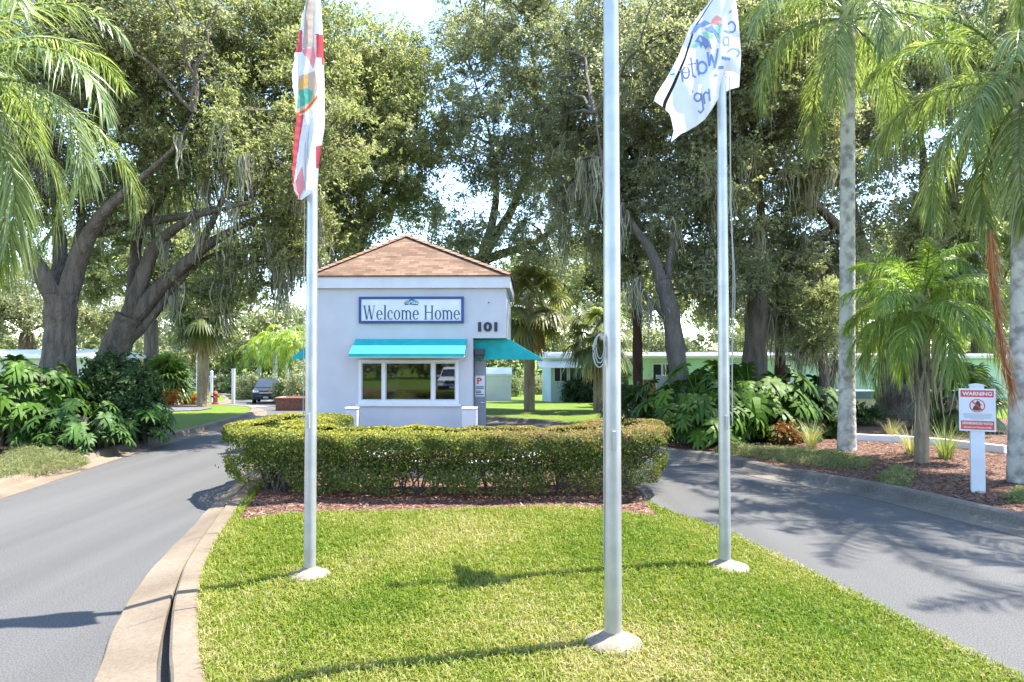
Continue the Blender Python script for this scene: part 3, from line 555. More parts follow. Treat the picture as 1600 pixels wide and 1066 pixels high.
# ------------------------------------------------------------------ flags
def clothmat(name,c,tr=.35):
    m=bpy.data.materials.new(name); m.use_nodes=True; nt=m.node_tree; bs=nt.nodes['Principled BSDF']; bs.inputs['Roughness'].default_value=.8; bs.inputs['Specular IOR Level'].default_value=.15
    n=nt.nodes.new('ShaderNodeTexNoise'); n.inputs['Scale'].default_value=6; r=nt.nodes.new('ShaderNodeValToRGB'); r.color_ramp.elements[0].color=(*[x*.9 for x in c],1); r.color_ramp.elements[1].color=(*[min(1,x*1.05) for x in c],1); tc=nt.nodes.new('ShaderNodeTexCoord'); nt.links.new(tc.outputs['Object'],n.inputs['Vector']); nt.links.new(n.outputs['Fac'],r.inputs['Fac']); nt.links.new(r.outputs[0],bs.inputs['Base Color'])
    t=nt.nodes.new('ShaderNodeBsdfTranslucent'); nt.links.new(r.outputs[0],t.inputs['Color']); ms=nt.nodes.new('ShaderNodeMixShader'); ms.inputs['Fac'].default_value=tr; nt.links.new(bs.outputs[0],ms.inputs[1]); nt.links.new(t.outputs[0],ms.inputs[2]); nt.links.new(ms.outputs[0],nt.nodes['Material Output'].inputs['Surface']); return m
CW=clothmat('white_flag_cloth',(.9,.9,.93),.45); CR=clothmat('red_flag_cloth',(.64,.10,.12)); CP=clothmat('pale_red_flag_cloth',(.75,.32,.34)); CT=clothmat('teal_seal_cloth',(.12,.42,.34)); CG=clothmat('gold_seal_cloth',(.72,.42,.12)); CN=clothmat('tan_seal_fold_shade_cloth',(.58,.45,.38)); CK=clothmat('black_hem_cloth',(.02,.02,.03),.05); CB=clothmat('blue_print_cloth',(.25,.35,.63)); CLB=clothmat('pale_blue_print_cloth',(.32,.45,.72)); CM=clothmat('mint_print_cloth',(.4,.74,.62)); CC=clothmat('coral_print_cloth',(.88,.42,.38))
# left flag: hanging almost limp round its pole, wind folding it; the design is worked out on the unfolded pattern of bands, plus a tan patch of fold shade
prof=np.array([(-60,480,500),(0,478,501),(30,471,503),(60,466,505),(100,458,506),(128,456,507),(150,461,507),(180,463,508),(200,462,507),(220,459,504),(240,458,501),(260,457,498),(280,457,497),(297,460,495),(303,463,484),(312,466,472)],float)
pd=p1.location.y-.2
def fold1(u,v): return .3*(1-u)**1.5-.05*np.sin(u*5.2+v*.008)-.05*np.sin(v*.045+u*3)*u*(1-u)-.03*np.sin(u*11+v*.02)
nu,nv=56,300; v_=np.linspace(-60,312,nv); u_=np.linspace(0,1,nu); L_=np.interp(v_,prof[:,0],prof[:,1]); R_=np.interp(v_,prof[:,0],prof[:,2])
L_=L_+.8*np.sin(v_*.21)+.5*np.sin(v_*.5)
pts=np.zeros((nv,nu,3)); px_=L_[:,None]+(R_-L_)[:,None]*u_[None]; py_=np.broadcast_to(v_[:,None],px_.shape)
for a in range(nv):
    for c in range(nu): pts[a,c]=P(px_[a,c],py_[a,c],pd+fold1(u_[c],v_[a]))
DES=[('w',[]),(3.0,[(160,-200),(205,-200),(195,170),(195,240),(135,245),(145,165)],CN),(1,[(60,160),(136,150),(135,262),(60,270)],CR),(1,[(195,172),(300,180),(300,330),(236,330),(234,292),(208,290),(208,178)],CR),(1,[(135,248),(195,240),(205,290),(192,350),(168,300),(138,268)],CP),  # first tan patch paints the shade of an under-fold into the white cloth
 (1,[(118,385),(200,358),(216,450),(190,510),(105,575)],CN),(1,[(116,455),(150,440),(192,462),(180,515),(112,550)],CT),(1,[(128,400),(160,380),(170,420),(140,455),(120,450)],CG),(1,[(102,566),(150,545),(214,470),(214,500),(160,565),(102,594)],CG),(1,[(104,574),(150,554),(213,482),(213,494),(156,562),(104,586)],CR),
 (1,[(60,590),(146,578),(126,690),(104,850),(92,960),(60,960)],CR),(1,[(136,840),(152,940),(110,1030),(80,1000),(92,930)],CP),(1,[(204,740),(300,715),(300,850),(206,850)],CR)]
mats1=[CW]; 
ctr=np.stack([(px_[:-1,:-1]+px_[1:,1:])/2,(py_[:-1,:-1]+py_[1:,1:])/2],-1).reshape(-1,2); zc_=(ctr-[430,0])*3.23; mi=np.zeros(len(zc_),int)
for d_ in DES[1:]:
    if d_[2] not in mats1: mats1.append(d_[2])
    mi[inpoly(zc_,d_[1])]=mats1.index(d_[2])
i=(np.arange(nv-1)[:,None]*nu+np.arange(nu-1)[None]).ravel(); b=MB(); t=p1.location
f1=bpy.data.objects.new('flag',None); bpy.data.objects.remove(f1)
b.quads(pts.reshape(-1,3),np.stack([i,i+1,i+nu+1,i+nu],1),m=mi); o=b.build('flag',mats1,smooth=True); tag(o,'limp white flag with a red cross and round state seal on the left pole','flag')
# right flag: blown to the left, seen from behind so its lettering reads mirrored
Lp=np.array([(1150,-130),(1135,-60),(1110,0),(1078,42),(1060,88),(1040,125),(1024,150),(1022,158)],float); Bp=[(1022,158),(1034,166),(1047,179),(1051,195),(1053,207),(1048,223),(1064,209),(1074,205),(1088,197),(1101,187),(1113,170),(1124,151),(1140,140),(1155,136)]; Rp=np.array([(1150,-130),(1151,-60),(1150,0),(1155,45),(1158,88),(1156,120),(1155,136)],float)
def arc(L,n):
    L=np.asarray(L,float); s=np.concatenate([[0],np.cumsum(np.linalg.norm(np.diff(L,axis=0),axis=1))]); t=np.linspace(0,s[-1],n); return np.column_stack([np.interp(t,s,L[:,0]),np.interp(t,s,L[:,1])])
fd=p3.location.y-.12
def depth3(x,y):                                     # folds of the cloth, as distance from the camera
    fx=1137-(y/150)*29; q=(x-fx)
    return fd-.012-.10*np.exp(-(q/9.)**2)+.10*sst(0,22,q)-.035*np.sin((x-y*.45)*.11)+.5*sst(0,105,-q)+.03*np.sin((x+y)*.07)
nu,nv=70,90; Lq=arc(Lp,nv); Rq=arc(Rp,nv); B=arc(Bp,nu)
G=np.zeros((nv,nu,2))
for a in range(nv):
    s=a/(nv-1); 
    for c in range(nu):
        u=c/(nu-1); lin=Lq[-1]*(1-u)+Rq[-1]*u; G[a,c]=Lq[a]*(1-u)+Rq[a]*u+(B[c]-lin)*s**3
pts=np.array([P(x,y,depth3(x,y)) for x,y in G.reshape(-1,2)])
i=(np.arange(nv-1)[:,None]*nu+np.arange(nu-1)[None]).ravel(); zc_=(G[:-1,:-1]+G[1:,1:]).reshape(-1,2)/2
ui=(np.arange(nu-1)[None]+0*np.arange(nv-1)[:,None]).ravel(); mi=np.where((ui==5)|(ui==6),1,0)
b=MB(); b.quads(pts,np.stack([i,i+1,i+nu+1,i+nu],1),m=mi); fl=b.build('flag',[CW,CK],smooth=True); tag(fl,'white flag with blue lettering and black hem blowing on the right pole','flag')
def onflag(polys,mm,name,parent,off=.004):            # flat shapes cut fine and laid on the cloth
    b=MB()
    for k,(f,m) in enumerate(polys):
        f=np.asarray(f,float); n=len(f); c=f.mean(0); sub=[]
        e=[]
        for q in range(n):
            for s in np.linspace(0,1,4)[:-1]: e.append(f[q]*(1-s)+f[(q+1)%n]*s)
        e=np.array(e); V=np.vstack([[c],e]); V3=[P(x,y,float(depth3(x,y))-off-.0004*m-.00003*(k%9)) for x,y in V]
        b.tris(V3,[(0,1+q,1+(q+1)%len(e)) for q in range(len(e))],m=m)
    return b.build(name,mm,parent)
def zp(L): return [(1000+x/4.44,y/4.44) for x,y in L]
EM=[]
EM+=[(zp([(500,135),(530,105),(560,120),(578,160),(560,178),(510,175),(490,165)]),2)]
EM+=[(zp([(520,180),(575,165),(572,215),(545,240),(560,270),(530,255)]),3),(zp([(430,225),(480,215),(515,250),(505,275),(440,255)]),3),(zp([(362,320),(395,290),(415,300),(395,330),(365,335)]),3)]
EM+=[(zp([(345,240),(380,180),(450,140),(500,170),(420,190),(370,235)]),1),(zp([(450,200),(500,170),(545,240),(560,300),(540,290),(505,220),(460,215)]),1),(zp([(380,290),(410,240),(470,270),(505,345),(470,325),(455,345),(435,310),(420,335),(410,300)]),0)]
onflag(EM,[CB,CLB,CC,CM],'emblem',fl)
def stroke(pl,w): 
    out=[]
    for (a,c) in zip(pl[:-1],pl[1:]):
        a,c=np.array(a,float),np.array(c,float); d=c-a; L=np.linalg.norm(d)+1e-9; n=np.array([-d[1],d[0]])/L*w/2; d=d/L*w*.25; out.append(([a-n-d,c-n+d,c+n+d,a+n-d],0))
    return out
LT=[]
WORDS=[]
def zs(L,w=17):  return [([tuple(q) for q in zp(f)],m) for f,m in stroke(L,w)]
LT+=zs([(540,340),(520,470),(495,380),(480,455),(470,365)],15)                                   # mirrored W
el=lambda cx,cy,rx,ry,a0=0,a1=360,n=14:[(cx+rx*math.cos(R(t)),cy+ry*math.sin(R(t))) for t in np.linspace(a0,a1,n)]
LT+=zs(el(430,470,32,40),15)+zs([(395,415),(408,520)],14)                                       # a
LT+=zs([(352,400),(368,530),(385,535)],14)+zs([(330,450),(385,440)],10)                         # t
LT+=zs(el(318,505,24,40,-60,260),13)+zs([(296,505),(340,500)],9)                                # e
LT+=zs([(285,490),(296,565)],13)+zs([(290,500),(272,488)],10)+zs([(240,512),(208,520)],8)       # r and a dash
LT+=zs([(478,620),(485,700)],13)+zs([(478,650),(455,640),(440,660),(448,720)],12)               # n
LT+=zs(el(400,675,24,28),12)+zs([(425,650),(440,760),(420,785),(405,770)],12)+zs([(365,640),(362,632)],9)   # g and a mark
LT+=zs(el(636,188,26,36,-150,120),13)+zs([(585,215),(620,225)],20)+zs(el(598,285,20,30),12)+zs([(612,250),(618,320)],12)+zs(el(650,365,40,30,-170,60),13)+zs([(572,400),(620,412)],22)+zs([(545,470),(575,468)],22)+zs([(515,525),(532,520)],18)+zs([(622,90),(632,75)],10)
WORDS={'a':[],'b':[],'c':[]}
for f,m in LT:
    cx,cy=np.mean(f,0); WORDS['c' if cy>134 and cx<1120 else ('b' if cx>1126.5 else 'a')].append((f,m))
for q in WORDS.values(): onflag(q,[CB],'lettering',fl,.006)

# ------------------------------------------------------------------ warning sign
c=at(1528,766,-.02); d=c[1]; k=d/F
wsn=thing('warning_sign','white post with a red and white WARNING neighborhood watch board at the right road','sign',(c[0],d,c[2]-.02),R(-29))
ph=(766-598)*k; pw=17*k/2*1.1
b=MB(); b.box(-pw,pw,-pw,pw,-.1,ph-.05); b.build('post',M['white'],wsn).modifiers.new('bevel','BEVEL').width=.006
b=MB(); b.poly([(-pw*1.06,-pw*1.06,ph-.05),(pw*1.06,-pw*1.06,ph-.05),(pw*1.06,pw*1.06,ph-.05),(-pw*1.06,pw*1.06,ph-.05),(-pw*1.06,-pw*1.06,ph-.02),(pw*1.06,-pw*1.06,ph-.02),(pw*1.06,pw*1.06,ph-.02),(-pw*1.06,pw*1.06,ph-.02),(0,0,ph+.0)],[(3,2,1,0),(0,1,5,4),(1,2,6,5),(2,3,7,6),(3,0,4,7),(4,5,8),(5,6,8),(6,7,8),(7,4,8)]); b.build('post_cap',M['white'],wsn)
z0,z1=(766-672)*k,(766-606)*k; hw=48*k/2; y=-pw-.012
b=MB(); b.box(-hw,hw,y,y+.008,z0,z1); sp=bev(b.build('sign_board',M['white'],wsn),.003); H=z1-z0
for (q0,q1) in ((.80,.96),(.04,.245)): b=MB(); b.box(-hw*.9,hw*.9,y-.0015,y-.0005,z0+H*q0,z0+H*q1); b.build('red_band',M['red'],sp)
for (tt_,q,z_a,z_b) in (('WARNING',.8,.835,.925),('NEIGHBORHOOD WATCH',.82,.155,.215),('WE LOOK OUT FOR EACH OTHER',.75,.07,.11)):
    b=MB(); put_sans(b,tt_,-hw*q,hw*q,z0+H*z_a,z0+H*z_b,y-.002,bold=.03,depth=.001); b.build('lettering',M['white'],sp)
b=MB(); rr=H*.155; cz=z0+H*.60
for f in ring(0,cz,rr,rr,rr*.87,rr*.87): b.poly([(p,y-.0045,q) for p,q in f],[[0,1,2,3]])
a=R(45); w_=rr*.07; b.poly([(-rr*.66-w_,y-.005,cz+rr*.66-w_),(-rr*.66+w_,y-.005,cz+rr*.66+w_),(rr*.66+w_,y-.005,cz-rr*.66+w_),(rr*.66-w_,y-.005,cz-rr*.66-w_)],[[0,1,2,3]]); b.build('prohibition_ring',M['red'],sp)
b=MB(); S=[(-.62,-.55),(-.45,-.1),(-.2,.08),(-.25,.25),(-.42,.32),(-.15,.45),(0,.78),(.3,.62),(.42,.25),(.62,.12),(.40,.02),(.42,-.2),(.6,-.6),(.2,-.75),(-.3,-.75)]
b.poly([(p*rr,y-.003,cz+q*rr) for p,q in S],[list(range(len(S)))]); b.build('figure_mark',mat('sign_brown',(.12,.04,.03)),sp)
b=MB()
for r_,(zz_,wd) in enumerate(((.405,.78),(.375,.78),(.345,.74),(.315,.7),(.285,.36))): b.box(-hw*wd,hw*wd,y-.0025,y-.0015,z0+H*(zz_-.009),z0+H*(zz_+.009))
b.build('fine_print',mat('grey_print',(.4,.45,.52)),sp)

# ------------------------------------------------------------------ foliage helpers
def unit(v): return v/(np.linalg.norm(v,axis=-1,keepdims=True)+1e-9)
def leafcards(b,c,nrm,L,W,col,fold=.25,dirs=None):   # little folded leaves: centre, facing, length, width
    n=len(c); r=rng.standard_normal((n,3)) if dirs is None else dirs; a=unit(r-nrm*(r*nrm).sum(1,keepdims=True)); s=np.cross(nrm,a)
    L=np.broadcast_to(L,(n,))[:,None]; W=np.broadcast_to(W,(n,))[:,None]
    v=np.stack([c-a*L/2,c+s*W/2+nrm*W*fold-a*L*.05,c+a*L/2-nrm*L*.08,c-s*W/2+nrm*W*fold-a*L*.05],1)
    b.quads(v,np.arange(n*4).reshape(-1,4),col)
def blob(px,py,d,rx,ry,rd=None): k=d/F; return (P(px,py,d),np.array([rx*k,(rd if rd else (rx+ry)/2*k),ry*k]))
def clumps(blobs,n,seed,shell=2.3,zmin=None):
    g=np.random.default_rng(seed); vol=np.array([r.prod()**.8 for _,r in blobs]); pick=g.choice(len(blobs),n,p=vol/vol.sum()); d=unit(g.standard_normal((n,3)))*(g.random((n,1))**(1/shell))
    c=np.array([blobs[i][0] for i in pick])+d*np.array([blobs[i][1] for i in pick]); 
    if zmin is not None: c=c[c[:,2]>zmin]
    return c
PERK=.74
def crown_leaves(b,cl,per,cr,L,W,pal,seed,flat=.62,up=.3):
    g=np.random.default_rng(seed); n=len(cl); SP=9; per=max(6,int(per*PERK/SP)); idx=np.repeat(np.arange(n),per); R_=cr*g.uniform(.6,1.4,n)
    dr=unit(g.standard_normal((len(idx),3))); off=dr*np.abs(g.normal(.60,.3,len(idx)))[:,None]*R_[idx][:,None]*np.array([1,1,flat]); ph=g.uniform(0,6.3,(n,3))
    off*=(1+.35*np.sin(off@np.array([[3,1,2],[2,-3,1],[1,2,-3]]).T*1.6/max(cr,.2)+ph[idx])); m=len(idx)
    sd=unit(dr*.8+.7*g.standard_normal((m,3))+np.array([0,0,-.12])); sn=unit(g.standard_normal((m,3))*.8+np.array([0,0,up+.35])+dr*.4); sl=g.uniform(.55,1.0,m)*L
    k=np.tile(np.arange(SP),m); q=np.repeat(np.arange(m),SP); side=unit(np.cross(sd,sn)); alt=np.where(k%2==0,1.,-1.)[:,None]
    c=cl[idx][q]+off[q]+sd[q]*(k-SP/2)[:,None]*sl[q][:,None]*.62+side[q]*alt*L*.32+g.normal(0,L*.22,(m*SP,3)); nr=unit(sn[q]+.55*g.standard_normal((m*SP,3))); dirs=unit(sd[q]*.8+side[q]*alt*.8+.35*g.standard_normal((m*SP,3)))
    ct=g.random(n); cs=g.random(m); t=np.clip(.45*ct[idx][q]+.3*cs[q]+.25*g.random(m*SP),0,1)[:,None]; p0,p1,p2=[np.array(x) for x in pal]
    col=np.where(t<.6,p0+(p1-p0)*t/.6,p1+(p2-p1)*(t-.6)/.4)*g.uniform(.78,1.22,(m*SP,1))
    z_=np.exp(g.normal(0,.28,m*SP)); leafcards(b,c,nr,L*z_,W*z_,col,dirs=dirs)
OAKP=((.15,.17,.10),(.28,.295,.175),(.46,.45,.32)); OAKD=((.165,.185,.12),(.295,.315,.2),(.48,.48,.36)); OAKL=((.15,.18,.08),(.285,.31,.145),(.46,.45,.26))
def limb(L): a=np.array([P(px,py,d) for px,py,d,_ in L]); r=np.array([q for *_,q in L]); s=spline(np.column_stack([a,r]),5); return s[:,:3],np.maximum(s[:,3],.012)
def moss(b,pts,n,ln,g):
    for p in pts:
        k=g.integers(n,n*2+6)
        for _ in range(k):
            q=p+g.normal(0,.10,3)*np.array([1,1,.5]); l=ln*g.uniform(.35,1.2); t=np.linspace(0,1,6); w_=.017*g.uniform(.5,1.8)*(1-t*.7)
            x=q[None]+np.column_stack([.05*np.sin(t*5+g.uniform(0,6)),.05*np.sin(t*4+g.uniform(0,6)),-t*l]); a=g.uniform(0,3.14); s=np.array([math.cos(a),math.sin(a),0])[None]*w_[:,None]
            v=np.stack([x-s,x+s],1).reshape(-1,3); i=np.arange(5)*2; c=np.array([.34,.33,.24])*g.uniform(.6,1.4); b.quads(v,np.stack([i,i+1,i+3,i+2],1),c)
def tree(name,label,base,trunk,limbs,blobs,n,per,cr,L,W,pal,seed,bk,cat='tree',group=None,nmoss=0,mossn=9,mossl=1.0,hubs=26,shell=2.3,sub=True,zmin=None,twig=.016):
    g=np.random.default_rng(seed+1000); t=thing(name,label,cat,base,0,group)
    b=MB(); nodes=[]; tr,rr=limb(trunk)
    if tr[0][2]>base[2]-.1: tr=np.vstack([[*base[:2],base[2]-.15],tr]); rr=np.concatenate([[rr[0]*1.3],rr])
    b.tube(local(t,tr),rr*(1+.06*np.sin(np.arange(len(rr))*1.7)),14,wob=.045)
    m=b.build('trunk',bk,t,smooth=True); nodes.append(tr[len(tr)//2:])
    lb=MB() if limbs else None
    for l in limbs:
        p,r=limb(l); r=r*.82*np.linspace(1,.5,len(r)); p=p+np.cumsum(g.normal(0,.012,p.shape),0); lb.tube(local(t,p),r,9,wob=.05); nodes.append(p[len(p)//3:])
    cl=clumps(blobs,n,seed,shell,zmin); nd=np.concatenate(nodes); bb=MB()
    hub=cl[g.choice(len(cl),min(hubs,len(cl)),replace=False)]
    def link(p,q,r0,r1,k=5):
        s=np.linspace(0,1,k)[:,None]; L_=np.linalg.norm(p-q); x=p+(q-p)*s+np.array([0,0,1])*np.sin(s*3.14)*L_*.09+g.normal(0,.03*L_,(k,3))*np.sin(s*3.14); return x,np.linspace(r0,r1,k)
    hb=[]
    for h in hub:
        j=np.argmin(np.linalg.norm((nd-h)*[1,1,1.4],axis=1)); x,r=link(nd[j],h,.055,.025,7); bb.tube(local(t,x),r,6,cap=False); hb.append(x[2:])
    alln=np.concatenate(hb+[nd])
    for c in cl:
        j=np.argmin(np.linalg.norm(alln-c,axis=1)); x,r=link(alln[j],c,twig*1.6,twig*.6,4); bb.tube(local(t,x),r,3,cap=False)
        for _ in range(2):
            e=c+g.normal(0,cr*.55,3); bb.tube(local(t,np.array([x[2],(x[2]+e)/2+g.normal(0,.04,3),e])),[twig*.7,twig*.5,twig*.3],3,cap=False)
    if lb: lo=lb.build('limb',bk,t,smooth=True); bb.build('branch',bk,lo,smooth=True)
    else: bb.build('branch',bk,t,smooth=True)
    b=MB(); crown_leaves(b,local(t,cl),per,cr,L,W,pal,seed); b.build('crown',LEAF,t)
    if nmoss:
        src=np.concatenate([alln,cl]); src=src[src[:,2]<np.quantile(src[:,2],.42)]; mp=src[g.choice(len(src),nmoss)]; b=MB(); moss(b,local(t,mp),mossn,mossl,g); b.build('spanish_moss',MOSS,t)['kind']='stuff'
    return t
def gz(x,y): return float(zt(x,y))-.05
def base_at(px,py): c=at(px,py,-.05); return c

# ------------------------------------------------------------------ live oaks
c=base_at(90,628); d=c[1]
def B(px,d): r=ray(px,560); return np.array([r[0]*d,d,gz(r[0]*d,d)])
tree('live_oak','massive forked oak trunk behind the big-leaved bush at the left road',B(88,18.6),
 [(88,640,18.6,.47),(92,560,18.6,.4),(94,500,18.6,.38),(95,462,18.6,.4)],
 [[(100,470,18.6,.36),(122,410,18.7,.34),(150,350,18.5,.26),(205,290,18.2,.18),(270,230,17.6,.1),(300,170,17.5,.05)],[(88,470,18.5,.32),(58,410,18.3,.3),(15,360,18,.22),(-40,310,17.6,.15)],[(92,465,18.7,.3),(92,380,19.4,.25),(80,280,20,.18),(60,150,20,.1)],[(110,430,18.7,.2),(128,350,19.5,.17),(130,250,20,.1)]],
 [blob(70,110,19,200,170,3.2),blob(-60,200,18,150,130,3),blob(215,40,18.5,150,120,3),blob(120,300,19.5,90,60,2),blob(10,330,19,90,70,2)],420,320,.75,.095,.05,OAKP,11,BARK,nmoss=26,hubs=30)
tree('live_oak','wide leaning oak whose long mossy limbs reach over the left road',B(168,20),
 [(155,640,20,.46),(175,560,20,.4),(192,520,20,.38),(203,495,20,.37)],
 [[(205,500,20,.33),(225,440,20,.3),(247,390,20,.26),(290,352,19.5,.2),(330,335,19,.15),(405,318,18,.09)],[(205,500,20,.33),(260,440,20,.28),(310,395,20,.24),(352,370,20,.2),(420,335,20,.13),(490,295,20,.07)],[(195,535,20,.24),(240,490,20.2,.19),(290,430,20.2,.155),(340,396,20.5,.1),(405,378,20.6,.06)],[(205,495,20,.32),(207,430,20.6,.28),(215,370,21,.22),(260,300,21.5,.16),(305,200,22,.1)],[(150,362,20.4,.24),(215,350,20.3,.22),(280,338,20,.17),(345,322,19.6,.12)],[(300,400,20,.15),(335,330,21,.13),(370,240,21.5,.1),(400,140,22,.06)]],
 [blob(300,90,21,210,165,3.5),blob(440,230,20,140,130,3),blob(205,215,20.5,150,105,2.6),blob(430,60,22,120,130,3),blob(330,250,20.5,110,70,2.5),blob(415,405,20.5,70,55,1.6),blob(440,345,20,70,55,1.8),blob(365,440,21,55,45,1.4),blob(320,465,21.5,45,35,1.2)],620,340,.7,.095,.05,OAKL,12,BARK,nmoss=110,mossn=12,mossl=1.1,hubs=60)
tree('live_oak','round bright olive oak crown rising behind the left half of the gatehouse',B(545,27),
 [(548,620,27,.5),(552,480,27,.42),(556,400,27,.36)],[[(556,410,27,.3),(520,330,26.5,.22),(480,260,26,.12)],[(556,405,27,.3),(590,320,27,.24),(640,240,27,.12)],[(556,400,27,.3),(565,280,27,.2),(575,150,27,.1)]],
 [blob(545,215,26,135,165,4),blob(625,180,27,85,120,3),blob(500,340,25,90,90,3),blob(590,95,27,85,55,2.6),blob(650,330,28,45,30,2)],440,380,.78,.115,.06,OAKL,14,BARK,nmoss=14,hubs=40)
tree('live_oak','tall loose dark oak with sky gaps behind the gatehouse roof',B(735,30),
 [(735,620,30,.5),(740,500,30,.42),(750,400,30,.36)],[[(752,410,30,.3),(775,320,29,.22),(770,230,28.5,.12),(740,120,28,.07)],[(755,400,30,.3),(815,290,29,.22),(840,140,28,.12),(820,20,27,.06)],[(750,410,30,.26),(850,370,29,.2),(900,300,28.4,.14),(920,200,28,.08)],[(745,420,29.5,.12),(715,385,28,.08),(680,380,27.5,.05)]],
 [blob(790,120,27,100,150,4),blob(745,40,27,65,80,3),blob(872,230,27,90,130,4),blob(765,270,27,80,50,2.5),blob(840,390,28,75,55,3),blob(850,40,27,80,90,3),blob(720,370,27,90,34,2),blob(712,200,28,42,60,2)],430,300,.78,.115,.058,OAKD,15,BARK,nmoss=18,hubs=46,shell=1.9)
tree('live_oak','leaning pale grey oak trunk right of the near flagpole',B(1066,19.5),
 [(1068,660,19.5,.31),(1060,580,19.5,.27),(1048,490,19.5,.25),(1036,440,19.6,.23)],
 [[(1036,445,19.6,.23),(1016,390,19.7,.2),(972,330,19.5,.15),(945,270,19.2,.1),(930,180,19,.05)],[(1040,455,19.6,.16),(1050,380,20,.14),(1085,300,20.3,.1),(1100,200,20.5,.06)],[(1052,510,19.5,.1),(1020,470,19.4,.08),(985,430,19.2,.05)]],
 [blob(985,190,23.5,140,150,3),blob(1085,90,20,150,130,3),blob(925,330,23,75,90,2),blob(1085,300,20,90,90,2.2),blob(965,60,24,110,100,2.4),blob(1100,430,20.5,60,50,1.5),blob(1010,400,22.5,70,60,1.6)],560,330,.72,.095,.05,OAKP,16,BARKG,nmoss=90,mossn=11,mossl=1.05,hubs=44)
tree('live_oak','dark straight oak with moss hanging above the right-hand bushes',B(1178,21.5),
 [(1176,650,21.5,.40),(1180,540,21.5,.34),(1184,440,21.6,.3)],
 [[(1184,450,21.6,.27),(1190,360,21.6,.22),(1180,240,21.6,.14),(1170,100,21.5,.07)],[(1184,440,21.6,.24),(1240,400,22,.2),(1300,355,22.4,.17)],[(1325,372,22.4,.22),(1270,315,22,.17),(1215,268,21.4,.13),(1165,225,21,.07)],[(1180,470,21.5,.16),(1140,400,21,.14),(1110,330,20.6,.08)]],
 [blob(1180,210,21.2,140,150,3),blob(1190,50,21,150,120,3),blob(1255,420,23,80,55,2.4),blob(1130,400,21.5,80,60,2.2),blob(1240,500,22.5,60,40,1.5),blob(1290,430,23,60,60,1.6)],580,320,.72,.1,.052,OAKP,17,BARK,nmoss=120,mossn=12,mossl=1.25,hubs=44)
tree('live_oak','huge twin-trunked oak standing before the mint green home',B(1404,24),
 [(1407,690,24,1.0),(1405,645,24,.8),(1403,600,24,.68)],
 [[(1392,610,24,.5),(1384,500,24,.46),(1360,420,24,.38),(1335,320,24,.26),(1320,200,24,.14)],[(1418,610,24,.5),(1432,500,24,.42),(1440,380,24,.36),(1442,280,23.8,.28),(1435,180,23.5,.15)],[(1440,420,24,.3),(1470,340,24,.34),(1500,240,23.8,.24),(1530,140,23.5,.12)]],
 [blob(1420,110,24,200,130,4),blob(1570,170,23,150,180,3.5),blob(1310,200,24,110,150,3.4),blob(1600,20,23,150,120,3),blob(1375,345,24.5,80,55,2),blob(1480,330,24,60,50,2)],500,330,.8,.115,.058,OAKD,18,BARK,nmoss=30,hubs=40)
tree('live_oak','mid-distance oak showing through the limbs of the leaning oak',B(235,38),
 [(235,600,38,.4),(237,500,38,.33)],[],[blob(225,400,37,95,75,3.5),blob(130,420,37,70,60,3),blob(320,420,38,80,70,3),blob(230,320,37,90,60,3)],300,260,1.0,.17,.085,OAKL,28,BARK,hubs=16,shell=1.8)
tree('live_oak','mid-distance oak closing the gap at the far right between palm and twin oak',B(1530,36),
 [(1530,610,36,.4),(1530,500,36,.33)],[],[blob(1500,380,35,110,90,3.5),blob(1600,330,35,90,110,3.5),blob(1380,420,36,70,70,3),blob(1470,480,36,90,50,3)],300,260,1.0,.17,.085,OAKL,29,BARK,hubs=16,shell=1.8)
tree('live_oak','distant oak filling the gap between gatehouse awning and near flagpole',B(905,49),
 [(905,620,49,.4),(905,520,49,.3)],[],[blob(850,450,47,75,60,3),blob(935,430,41,80,75,3),blob(1010,440,40,80,70,3)],200,260,1.0,.2,.1,OAKL,19,BARK,hubs=14)
tree('live_oak','far oak behind the trunks over the mint home roof',B(1240,45),
 [(1240,610,45,.4),(1240,520,45,.3)],[],[blob(1110,440,42,100,75,3),blob(1230,470,42,100,60,3),blob(1340,480,43,90,70,3),blob(1500,440,44,130,100,4)],320,240,1.1,.22,.11,OAKL,20,BARK,hubs=18)
tree('live_oak','far oak over the white house roof at the left edge',B(40,46),
 [(40,610,46,.5),(42,520,46,.4)],[],[blob(40,470,44,110,60,4),blob(-60,440,44,90,90,4),blob(160,490,46,90,45,3)],190,240,1.0,.22,.11,OAKP,21,BARK,hubs=14)
tree('slim_tree','slim dark brown trunk between near flagpole and leaning grey oak',B(996,23),
 [(997,650,23,.17),(996,520,23,.155),(995,420,23,.14),(994,330,23,.1)],[],[blob(990,310,23,70,70,1.6),blob(1000,240,23,60,60,1.5)],70,240,.55,.1,.05,OAKD,22,BARKR,hubs=8)
tree('slim_tree','slim reddish brown trunk behind the right-hand big-leaved bush',B(1219,23.5),
 [(1219,650,23.5,.185),(1219,560,23.5,.17),(1220,470,23.5,.15),(1222,380,23.5,.12)],[],[blob(1225,350,23.5,70,55,1.6),blob(1215,430,23.5,60,30,1.4)],60,240,.55,.1,.05,OAKD,23,BARKR,nmoss=12,hubs=8)
tree('small_tree','small double-stemmed dark tree with drooping leaves left of the pale palm trunk',B(1292,19.5),
 [(1289,660,19.5,.16),(1288,590,19.5,.14),(1284,530,19.5,.12)],[[(1290,640,19.5,.12),(1302,580,19.6,.11),(1306,520,19.7,.08)],[(1284,535,19.5,.08),(1270,490,19.4,.05)]],[blob(1285,470,19.5,50,55,1.2),blob(1270,530,19.3,30,40,.9)],60,230,.42,.085,.035,OAKL,24,BARK,nmoss=16,mossl=.7,hubs=8)

